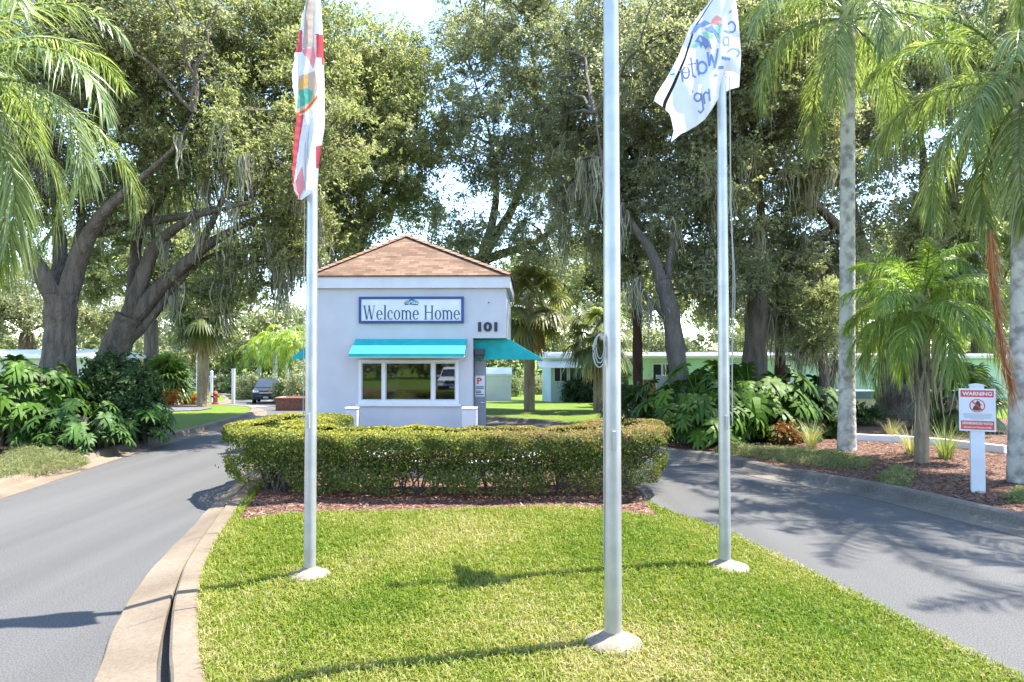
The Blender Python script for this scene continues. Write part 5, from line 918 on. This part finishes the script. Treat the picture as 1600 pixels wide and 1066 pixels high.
# ------------------------------------------------------------------ the clipped hedge
def hedge():
    g=np.random.default_rng(77); t=thing('hedge','long clipped hedge with rounded ends and bare lower stems before the gatehouse','hedge',(-1.2,11.4,-.02))
    sp=spline(np.array([(-3.9,14.0),(-4.1,12.9),(-4.1,11.9),(-3.6,11.2),(-2.6,10.95),(-1,10.88),(.4,10.9),(1.3,11.15),(1.85,11.7),(1.95,12.5)]),14); s=np.concatenate([[0],np.cumsum(np.linalg.norm(np.diff(sp,axis=0),axis=1))]); tg=unit(np.gradient(sp,axis=0)); L=s[-1]; N=190000
    u=g.uniform(-.5,L+.5,N); uc=np.clip(u,0,L); base=np.stack([np.interp(uc,s,sp[:,k]) for k in range(2)],1); T=unit(np.stack([np.interp(uc,s,tg[:,k]) for k in range(2)],1)); Nn=np.stack([T[:,1],-T[:,0]],1)
    ends=(u<0)|(u>L); th=g.uniform(0,2*math.pi,N); ex=.26; ct,st=np.cos(th),np.sin(th); hx=np.sign(ct)*np.abs(ct)**ex; hz=np.sign(st)*np.abs(st)**ex
    fr=np.where(uc<2.2,1.0,np.where(uc>L-1.6,1.0,.92)); W=.74*fr; Hh=np.where(hz>0,.36,.57); zc=.66
    eo=np.where(ends,np.abs(np.where(u<0,u,u-L))/.5,0); sh=np.sqrt(np.clip(1-eo**2,0,1)); W2=W*sh; ln=np.where(u<0,-1,1)*eo*.72
    bump=1+.035*np.sin(uc*4.1)+.03*np.sin(uc*7.7+th*3)+.025*np.sin(uc*13+hz*5); dep=1-np.abs(g.normal(0,.055,N)); prm=1-.13*np.clip(-hz,0,1)
    xy=base+Nn*(hx*W2*bump*dep*prm)[:,None]+T*np.where(ends,ln,0)[:,None]; z=zc+hz*Hh*(.55+.45*sh)*bump*dep*(1-.0)
    z=z-.03*(hx**2)*(hz>0); nr=unit(np.column_stack([Nn*(np.sign(ct)*np.abs(ct)**1.2)[:,None]+T*(np.where(ends,np.sign(ln)*eo,0))[:,None],np.sign(st)*np.abs(st)**1.2])+.55*g.standard_normal((N,3)))
    keep=(z>.3)|((z>.03)&(g.random(N)<np.clip(.35+z/.45,.12,1)*.85)); keep&=~((hz<-.75)&(g.random(N)<.75)); hole=np.sin(uc*2.7)+np.sin(uc*6.1+1)+.8*np.sin(uc*11+2); keep&=~((z<.5)&(hole>.75)&(uc>2.6)&(uc<L-2.2)&(g.random(N)<.9)); keep&=~((z<.3)&(hole>.1)&(g.random(N)<.62))
    c=np.column_stack([xy,z])[keep]; nr=nr[keep]; uk=uc[keep]; n=len(c)
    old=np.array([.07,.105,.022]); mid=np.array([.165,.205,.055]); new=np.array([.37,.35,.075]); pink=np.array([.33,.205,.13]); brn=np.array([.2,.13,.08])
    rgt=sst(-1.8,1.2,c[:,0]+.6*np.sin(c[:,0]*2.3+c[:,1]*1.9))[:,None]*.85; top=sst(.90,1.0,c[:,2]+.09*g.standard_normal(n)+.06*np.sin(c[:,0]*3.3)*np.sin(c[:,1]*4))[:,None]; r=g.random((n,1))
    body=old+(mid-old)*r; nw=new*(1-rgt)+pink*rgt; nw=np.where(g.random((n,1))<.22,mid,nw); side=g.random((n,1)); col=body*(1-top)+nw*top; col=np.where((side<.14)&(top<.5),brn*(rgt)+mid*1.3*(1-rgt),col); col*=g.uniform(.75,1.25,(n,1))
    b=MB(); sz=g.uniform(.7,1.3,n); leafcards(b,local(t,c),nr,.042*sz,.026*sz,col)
    # thin inner leaves
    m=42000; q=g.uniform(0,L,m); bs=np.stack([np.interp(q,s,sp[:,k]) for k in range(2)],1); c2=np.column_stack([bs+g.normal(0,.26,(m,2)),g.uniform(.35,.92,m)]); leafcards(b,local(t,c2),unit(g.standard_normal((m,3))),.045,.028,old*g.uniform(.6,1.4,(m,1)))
    b.build('foliage',HEDGE,t)
    b=MB()
    for k in range(44):
        q=.1+(L-.2)*(k+g.uniform(-.3,.3))/44; o=np.array([np.interp(q,s,sp[:,0]),np.interp(q,s,sp[:,1])])+g.normal(0,.05,2)
        for _ in range(4):
            e=np.array([o[0]+g.normal(0,.28),o[1]+g.normal(0,.24),g.uniform(.6,.85)]); m_=np.array([(o[0]*.6+e[0]*.4),(o[1]*.6+e[1]*.4),.3]); b.tube(local(t,np.array([[o[0],o[1],-.05],m_,e])),[.017,.012,.005],5,cap=False)
            for _ in range(3):
                e2=m_+g.normal(0,.16,3)+[0,0,.2]; b.tube(local(t,np.array([m_,(m_+e2)/2+g.normal(0,.02,3),e2])),[.007,.005,.003],4,cap=False)
    b.build('stems',BARKG,t,smooth=True)
hedge()
# ring planter and boulder seen through the bare stems
t=thing('ring_planter','low round white planter wall seen through the hedge stems','planter',(-1.15,14.0,-.02)); b=MB()
b.lathe([(1.72,-.1),(1.72,.29),(1.70,.31),(1.56,.31),(1.54,.29),(1.54,.05),(.01,.05)],n=64); b.build('rim',M['white'],t,smooth=False)
b=MB(); th=np.linspace(0,6.283,40); b.lathe([(1.53,.051),(1.53,.14),(.7,.2),(.01,.22)],n=40); b.build('soil',M['mulch'],t,smooth=True)
import bmesh
t=thing('boulder','rough pale boulder glimpsed under the left hedge end','rock',(*at(515,782,-.02)[:2]+np.array([0,1.0]),-.02)); bm=bmesh.new(); bmesh.ops.create_icosphere(bm,subdivisions=4,radius=.3); g=np.random.default_rng(4)
from mathutils import noise
for v in bm.verts: n_=noise.noise(v.co*6)*.09+noise.noise(v.co*14)*.04; v.co=v.co*(1+n_*2); v.co.z=v.co.z*.85+.2
me=bpy.data.meshes.new('stone'); bm.to_mesh(me); bm.free(); me.materials.append(M['stone']); o=bpy.data.objects.new('stone',me); COL.objects.link(o); o.parent=t

# ------------------------------------------------------------------ vehicles
def car(label,loc,rz,paint,suv=True):
    t=thing('parked_car' if not suv else 'suv',label,'car',loc,rz); Hh=1.72 if suv else 1.5; hw=.93
    prof=[(-2.3,.38),(-2.36,.62),(-2.30,.86),(-2.12,1.0),(-1.15,1.10),(-.55,Hh-.12),(-.25,Hh-.02),(.9,Hh),(1.75,Hh-.06),(2.2,1.12),(2.3,.8),(2.28,.38)]
    def sec(y,inset): return inset
    b=MB(); n=len(prof); ins=[.06,.02,.02,.03,.05,.20,.24,.24,.22,.06,.03,.06]
    v=[(-hw+i,y,z) for (y,z),i in zip(prof,ins)]+[(hw-i,y,z) for (y,z),i in zip(prof,ins)]
    b.poly(v,[[i,(i+1)%n,(i+1)%n+n,i+n] for i in range(n)])
    # sides: a belt line splits body and greenhouse
    for sgn,o in ((-1,0),(1,n)):
        lower=[o+i for i in (0,1,2,3,4,9,10,11)]; upper=[o+i for i in (4,5,6,7,8,9)]; b.g+= [lower,upper]; b.gm+=[0,0]; b.gc+=[(1,1,1)]*2
    bo=bev(b.build('body',paint,t,fixn=True),.05,3)
    def panel(name,q,m,par=t,th=.012):
        q=np.array(q,float); nn=unit(np.cross(q[1]-q[0],q[3]-q[0])); b=MB(); b.poly(np.vstack([q+nn*th,q-nn*.004]),[(0,1,2,3),(7,6,5,4),(0,4,5,1),(1,5,6,2),(2,6,7,3),(3,7,4,0)]); return b.build(name,m,par,fixn=True)
    A=lambda s,y0,z0,y1,z1:(y0+(y1-y0)*s,z0+(z1-z0)*s)
    y0,z0=A(.08,-1.15,1.10,-.55,Hh-.12); y1,z1=A(.98,-1.15,1.10,-.55,Hh-.12); panel('windscreen',[(-.79,y0-.02,z0+.0),(.79,y0-.02,z0),(.68,y1-.02,z1),(-.68,y1-.02,z1)],M['dglass'],bo)
    panel('rear_window',[(.72,2.12,1.16),(-.72,2.12,1.16),(-.66,1.80,Hh-.12),(.66,1.80,Hh-.12)],M['dglass'],bo)
    for s in (-1,1):
        xa,xb=s*(hw-.055),s*(hw-.2)
        for (ya,yb,yc,yd) in ((-.95,.28,.26,-.52),(.36,1.35,1.3,.34)): panel('side_window',[(xa,ya,1.15),(xa,yb,1.15),(xb,yc,Hh-.14),(xb,yd,Hh-.14)] if s<0 else [(xa,yb,1.15),(xa,ya,1.15),(xb,yd,Hh-.14),(xb,yc,Hh-.14)],M['dglass'],bo)
        b=MB(); b.box(min(s*.48,s*.86),max(s*.48,s*.86),-2.335,-2.25,.82,.96); bev(b.build('headlight',M['lamp'],t),.03)
        b=MB(); b.box(min(s*.62,s*.88),max(s*.62,s*.88),2.2,2.3,.88,1.1); bev(b.build('tail_light',M['red'],t),.02)
        b=MB(); b.box(min(s*.9,s*1.09),max(s*.9,s*1.09),-.98,-.84,1.08,1.24); bev(b.build('mirror',paint,t),.03)
        for yy in (-1.45,1.42):
            b=MB(); b.lathe([(.20,-.1),(.33,-.11),(.36,-.07),(.36,.07),(.33,.11),(.20,.1)],n=24); w_=b.build('wheel',M['rubber'],t); w_.location=(s*.83,yy,.36); w_.rotation_euler=(0,R(90),0)
            b=MB(); b.lathe([(.005,-.085),(.19,-.07),(.205,-.105),(.205,.105),(.19,.07),(.005,.085)],n=20); b.build('rim',M['chrome'],w_)
    b=MB(); b.box(-.45,.45,-2.375,-2.30,.74,.93); gr=b.build('grille',M['black'],t)
    for z in (.79,.85): b=MB(); b.box(-.44,.44,-2.39,-2.376,z-.012,z+.012); b.build('grille_bar',M['chrome'],gr)
    b=MB(); b.box(-.86,.86,-2.43,-2.3,.36,.62); bev(b.build('bumper',M['black'],t),.04,3)
    b=MB(); b.box(-.17,.17,-2.445,-2.432,.45,.56); b.build('number_plate',M['white'],t)
    return t
d=50; bx=ray(421,560)[0]*d; car('dark grey SUV driving toward the gatehouse on the far left road',(bx,d,float(zr(bx,d))+.01),R(14),M['carp'])
d=74; bx=ray(305,560)[0]*d; car('white car parked in the distance behind the far little flagpole',(bx,d,float(zr(bx,d))+.05),R(30),M['carw'],suv=False)
car('white car parked behind the viewpoint, mirrored in the gatehouse window',(-5.2,-10.5,-.19),R(176),M['carw'])
# ------------------------------------------------------------------ far street furniture
def gp(px,d,dz=-.05): bx=ray(px,560)[0]*d; return (bx,d,float(zt(bx,d))+dz)
t=thing('speed_sign','small white speed limit 20 sign on a post beside the far road','sign',gp(458,46),R(-20)); b=MB(); b.box(-.03,.03,-.02,.02,-.1,2.25); b.build('post',M['alu'],t)
b=MB(); b.box(-.32,.32,-.045,-.021,1.5,2.3); sp=b.build('sign_board',M['white'],t)
for (tx,x0,x1,z0,z1) in (('SPEED',-.2,.2,2.12,2.2),('LIMIT',-.17,.17,1.99,2.07),('20',-.22,.22,1.6,1.92)): b=MB(); put_sans(b,tx,x0,x1,z0,z1,-.047,bold=.03); b.build('lettering',M['black'],sp)
t=thing('sign_post','white post with a crossarm by the far side street','post',gp(331,47)); b=MB(); b.box(-.07,.07,-.07,.07,-.1,2.0); b.build('post',M['white'],t)
b=MB(); b.box(-.62,.28,-.05,.05,1.62,1.74); b.build('crossarm',M['white'],t)
b=MB(); b.poly([(-.09,-.09,2.0),(.09,-.09,2.0),(.09,.09,2.0),(-.09,.09,2.0),(0,0,2.1)],[(3,2,1,0),(0,1,4),(1,2,4),(2,3,4),(3,0,4)]); b.build('post_cap',M['white'],t)
t=thing('bend_post','tall plain white post standing on the little traffic island','post',gp(365,47)); b=MB(); b.box(-.09,.09,-.09,.09,-.1,2.15); bev(b.build('post',M['white'],t),.01)
b=MB(); b.box(-.11,.11,-.11,.11,2.15,2.2); b.build('post_cap',M['white'],t)
t=thing('fire_hydrant','rust orange fire hydrant on the far lawn by the side street','hydrant',gp(337,42)); b=MB(); b.lathe([(.2,-.05),(.2,.04),(.13,.06),(.13,.52),(.17,.54),(.17,.6),(.12,.7),(.03,.76)],n=18); b.build('barrel',M['orange'],t)
b=MB(); b.tube([(-.25,0,.42),(.25,0,.42)],.06,10); b.build('side_outlet',M['orange'],t)
b=MB(); b.tube([(0,-.25,.38),(0,0,.38)],.075,10); b.build('front_outlet',M['orange'],t)
b=MB(); b.lathe([(.035,0),(.035,.06)],(0,0,.76),5); b.build('top_nut',M['orange'],t)
c=gp(308,48); t=thing('small_flagpole','thin white flagpole far off beside the lawn palm','flagpole',c); b=MB(); b.lathe([(.05,-.1),(.04,3),(.03,5.6)],n=10); b.build('shaft',M['white'],t); b=MB(); b.lathe([(.005,0),(.07,.06),(.005,.13)],(0,0,5.6),10); b.build('finial',M['chrome'],t)
b=MB(); nu,nv=14,26; U,V=np.meshgrid(np.linspace(0,1,nu),np.linspace(0,1,nv)); x=.05+U*.62*(1-.3*V); z=5.3-V*1.9-U*.5; y=.09*np.sin(U*9+V*2)
i=(np.arange(nv-1)[:,None]*nu+np.arange(nu-1)[None]).ravel(); ur=U[:-1,:-1].ravel(); vr=V[:-1,:-1].ravel(); mi=np.where((vr<.36)&(ur<.999)&(vr<.36),2,np.where((ur*13).astype(int)%2==0,1,0)); b.quads(np.stack([x+c[0],y+c[1],z+c[2]],-1),np.stack([i,i+1,i+nu+1,i+nu],1),m=mi); o=b.build('flag',[CW,CR,CB],smooth=True); tag(o,'small striped red white and blue flag hanging from the far thin pole','flag')
t=thing('brick_planter','low dark red brick planter left of the gatehouse','planter',gp(462,34,-.1)); b=MB()
for (a,c_,e,f_) in ((-.75,.75,-.6,-.45),(-.75,.75,.45,.6),(-.75,-.6,-.45,.45),(.6,.75,-.45,.45)): b.box(a,c_,e,f_,-.1,.5)
b.build('wall',M['brick'],t); b=MB(); b.box(-.6,.6,-.45,.45,.3,.44); b.build('soil',M['mulch'],t)
b=MB()
for (a,c_,e,f_) in ((-.79,.79,-.64,-.42),(-.79,.79,.42,.64),(-.79,-.57,-.419,.419),(.57,.79,-.419,.419)): b.box(a,c_,e,f_,.502,.55)
b.build('coping',mat('planter_coping',(.35,.16,.12),.9,noise=[(9,5,(.28,.12,.09),(.42,.2,.15),.3,.7)]),t)
# storm drain inlet in the left kerb
c=at(232,694,ROADZ); t=thing('storm_drain','concrete storm drain inlet in the left kerb below the bush','drain',(c[0]-.05,c[1],-.2),R(3))
b=MB(); b.box(-1.0,-.02,-1.05,1.05,.10,.2); bev(b.build('cover_slab',M['concd'],t),.015); b=MB(); b.box(-.95,-.12,-.9,.9,-.1,.098); b.build('opening',M['black'],t)
b=MB(); b.box(-.6,-.05,-1.1,-.9,-.1,.099); b.box(-.6,-.05,.9,1.1,-.1,.099); b.build('side_block',M['concd'],t)
# pebble bed round the lawn palm
pb=np.array([at(a,c_,-.06)[:2] for a,c_ in [(240,640),(262,645),(310,643),(332,639),(318,633),(270,631),(240,634)]]); sheet('pebble_bed',pb,lambda x,y:zL(x,y)+.03,.8,mat('pebbles',(.3,.27,.24),.9,noise=[(9,6,(.05,.045,.04),(.16,.145,.13),.35,.65)],bump=(20,.8,.05)))
# small traffic island beyond the lawn tip
th=np.linspace(0,2*math.pi,24,endpoint=False); c=at(378,623,ROADZ); isl=np.stack([c[0]+2.2*np.cos(th),c[1]+1.5*np.sin(th)],1); sheet('traffic_island',isl,lambda x,y:zt(x,y)-.12,1.0,M['lawn'])
o=sheet('side_street',np.array([(-60,41.3),(-26,40.9),(-18.5,40.0),(-15.6,38.6),(-14,41),(-18,45.8),(-26,45.2),(-60,45.7)]),lambda x,y:zt(x,y)-.192,1.5,mat('pale_asphalt',(.26,.25,.24),.9,noise=[(.6,6,(.22,.215,.21),(.3,.29,.28),.3,.7)]))
# ------------------------------------------------------------------ homes
def home(name,label,loc,rz,L,D,h,wall,roofm,rise=.5,ov=.35,wins=(),skirt=None):
    t=thing(name,label,'house',loc,rz); b=MB(); b.box(0,L,0,D,.0 if not skirt else .55,h); b.build('wall',wall,t)
    if skirt: b=MB(); b.box(.04,L-.04,.04,D-.04,-.2,.549); b.build('skirting',skirt,t)
    b=MB(); b.prism([(-ov,h),(D+ov,h),(D+ov,h+.14),(D/2,h+.14+rise),(-ov,h+.14)],-ov,L+ov,'x'); b.build('roof',roofm,t,fixn=True)
    for (x0,x1,z0,z1) in wins:
        b=MB(); 
        for (a,c_,e,f_) in ((x0,x1,z0,z0+.07),(x0,x1,z1-.07,z1),(x0,x0+.07,z0+.07,z1-.07),(x1-.07,x1,z0+.07,z1-.07)): b.box(a,c_,-.05,.02,e,f_)
        m=(x0+x1)/2; b.box(m-.03,m+.03,-.05,.02,z0+.07,z1-.07); w_=b.build('window',M['white'],t); b=MB(); b.box(x0+.07,x1-.07,-.02,-.004,z0+.07,z1-.07); b.build('pane',M['dglass'],w_)
    return t
d=41; c=P(850,560,d); hb=home('mobile_home','pale blue mobile home with white roof and awning windows behind the far lawn',(c[0]+.4,d,-.65),R(4),15,4.5,2.75,M['bluesid'],M['roofw'],rise=.25,wins=[(.15,1.0,1.35,2.35),(1.05,1.9,1.35,2.35),(2.3,3.3,1.3,2.3),(3.4,4.5,1.3,2.3),(6.5,7.6,1.2,2.2),(10,11.2,1.2,2.2)])
b=MB(); b.prism([(-.02,2.6),(-1.0,2.25),(-1.0,2.2),(-.02,2.5)],-.8,4.8,'x'); b.build('awning',M['roofw'],hb,fixn=True)
for x in (2.05,): b=MB(); b.box(x-.07,x+.07,-.09,-.002,0,2.5); b.build('corner_trim',M['white'],hb)
d=46; c=P(758,560,d); sh=home('white_shed','low white shed with a rounded roof right of the gatehouse door',(c[0]-.3,d,-.75),R(0),2.0,3,1.7,M['whitesid'],M['roofw'],rise=.4,ov=.05)
c=P(1000,560,31); hm_=home('mobile_home','long mint green mobile home with white roof behind the twin oak',(c[0]-.5,31,.0),R(-2),16.5,5,2.1,M['mint'],M['roofg'],rise=.1,wins=[(1.0,2.2,1.0,1.9),(3.9,4.9,.95,1.9)])
for x in (.3,5.6,12.2): b=MB(); b.box(x,x+.07,-.085,-.004,0,2.09); b.build('downspout',M['white'],hm_)
b=MB(); b.box(-.3,16.8,-.44,-.355,2.1,2.19); b.build('gutter',M['white'],hm_)
b=MB(); b.box(6.3,7.15,-.04,-.004,.1,2.0); dd_=b.build('door',M['white'],hm_); b=MB(); b.box(6.45,7.0,-.05,-.041,1.1,1.8); b.build('pane',M['dglass'],dd_)
b=MB(); 
for k in range(13):
    x=8.35+k*.06
    b.tube([(x,-.03,.45),(x,-.03,2.1)],.008,4,cap=False)
for k in range(24): z=.48+k*.07; b.tube([(8.3,-.045,z),(9.1,-.045,z+.0)],.008,4,cap=False)
b.build('lattice',mat('tan_lattice',(.62,.58,.42)),hm_)
b=MB(); b.box(9.3,9.42,-.05,-.002,.0,2.14); b.build('corner_trim',M['white'],hm_)
c=P(1305,640,28.5); t=thing('carport_beam','slate blue beam on a tan block wall in front of the mint home','wall',(c[0],28.5,-.05),R(-3)); b=MB(); b.box(0,5.6,.06,.22,-.1,.52); b.build('block_wall',M['tan'],t); b=MB(); b.box(-.1,5.8,0,.28,.522,.80); b.build('beam',M['bluedk'],t); b=MB(); b.box(-.12,5.82,-.02,.3,.802,.86); b.build('coping',M['white'],t)
c=P(20,560,34); home('white_home','long white mobile home behind the oak trunks at the left edge',(c[0]-7,34,-.3),R(-3),11,4,2.4,mat('grey_siding',(.5,.5,.5),.6),M['roofw'],rise=.3,wins=[(2.6,3.8,1.1,2.0),(8,9.2,1.1,2.0)])
# white timber edging in the right bed, in three lengths
tb=[at(1308,690,-.0),at(1395,694,.0),at(1480,701,.0),at(1572,712,.0)]; labs=('first length of white timber edging by the pale palm trunk','middle length of white timber edging behind the short palm','last length of white timber edging behind the warning sign')
for k in range(3):
    a,e=tb[k],tb[k+1]; L=float(np.linalg.norm((e-a)[:2])); o=MB(); o.box(0.004,L-.004,-.07,.07,-.05,.17); q=bev(o.build('timber_edging',M['white']),.015); q.location=(a[0],a[1],float(zRt(np.array([a[0]]),np.array([a[1]]))[0])); q.rotation_euler=(0,0,math.atan2(e[1]-a[1],e[0]-a[0])); tag(q,labs[k],'edging','white timber edging in the mulch bed')
# service box and steps by the bed corner
t=thing('utility_box','beige utility box on a post behind the near flagpole palmetto','utility box',gp(1035,24,-.02)); b=MB(); b.box(-.04,.04,-.03,.03,-.1,1.9); b.build('post',M['tan'],t); b=MB(); b.box(-.24,.16,-.16,-.032,.8,1.55); bev(b.build('cabinet',mat('beige_steel',(.5,.48,.42),.5),t),.015); b=MB(); b.tube([(-.04,-.12,1.55),(-.04,-.12,1.95)],.03,8); b.build('conduit',M['alu'],t)
t=thing('bin','brown timber bin store panel beside the dark slim trunk','bin',gp(1008,26,-.02)); b=MB()
for k in range(5): b.box(-.4+k*.165,-.4+k*.165+.15,-.02,.02,.0,1.35)
b.build('boards',mat('brown_timber',(.24,.10,.05),.8,noise=[(6,6,(.16,.065,.03),(.3,.14,.07),.3,.7)]),t); b=MB(); b.box(-.42,.44,.021,.06,.2,.3); b.box(-.42,.44,.021,.06,1.05,1.15); b.build('rail',M['tan'],t)
t=thing('white_gate','low white gate panel left of the utility box','gate',gp(1021,27,-.02)); b=MB()
for k in range(6): b.box(-.32+k*.11,-.32+k*.11+.09,-.015,.015,.1,1.3)
b.box(-.34,.34,.016,.045,.3,.38); b.box(-.34,.34,.016,.045,1.0,1.08); b.build('pickets',M['white'],t); b=MB(); b.box(-.42,-.345,-.03,.04,-.1,1.4); b.build('gate_post',M['white'],t)
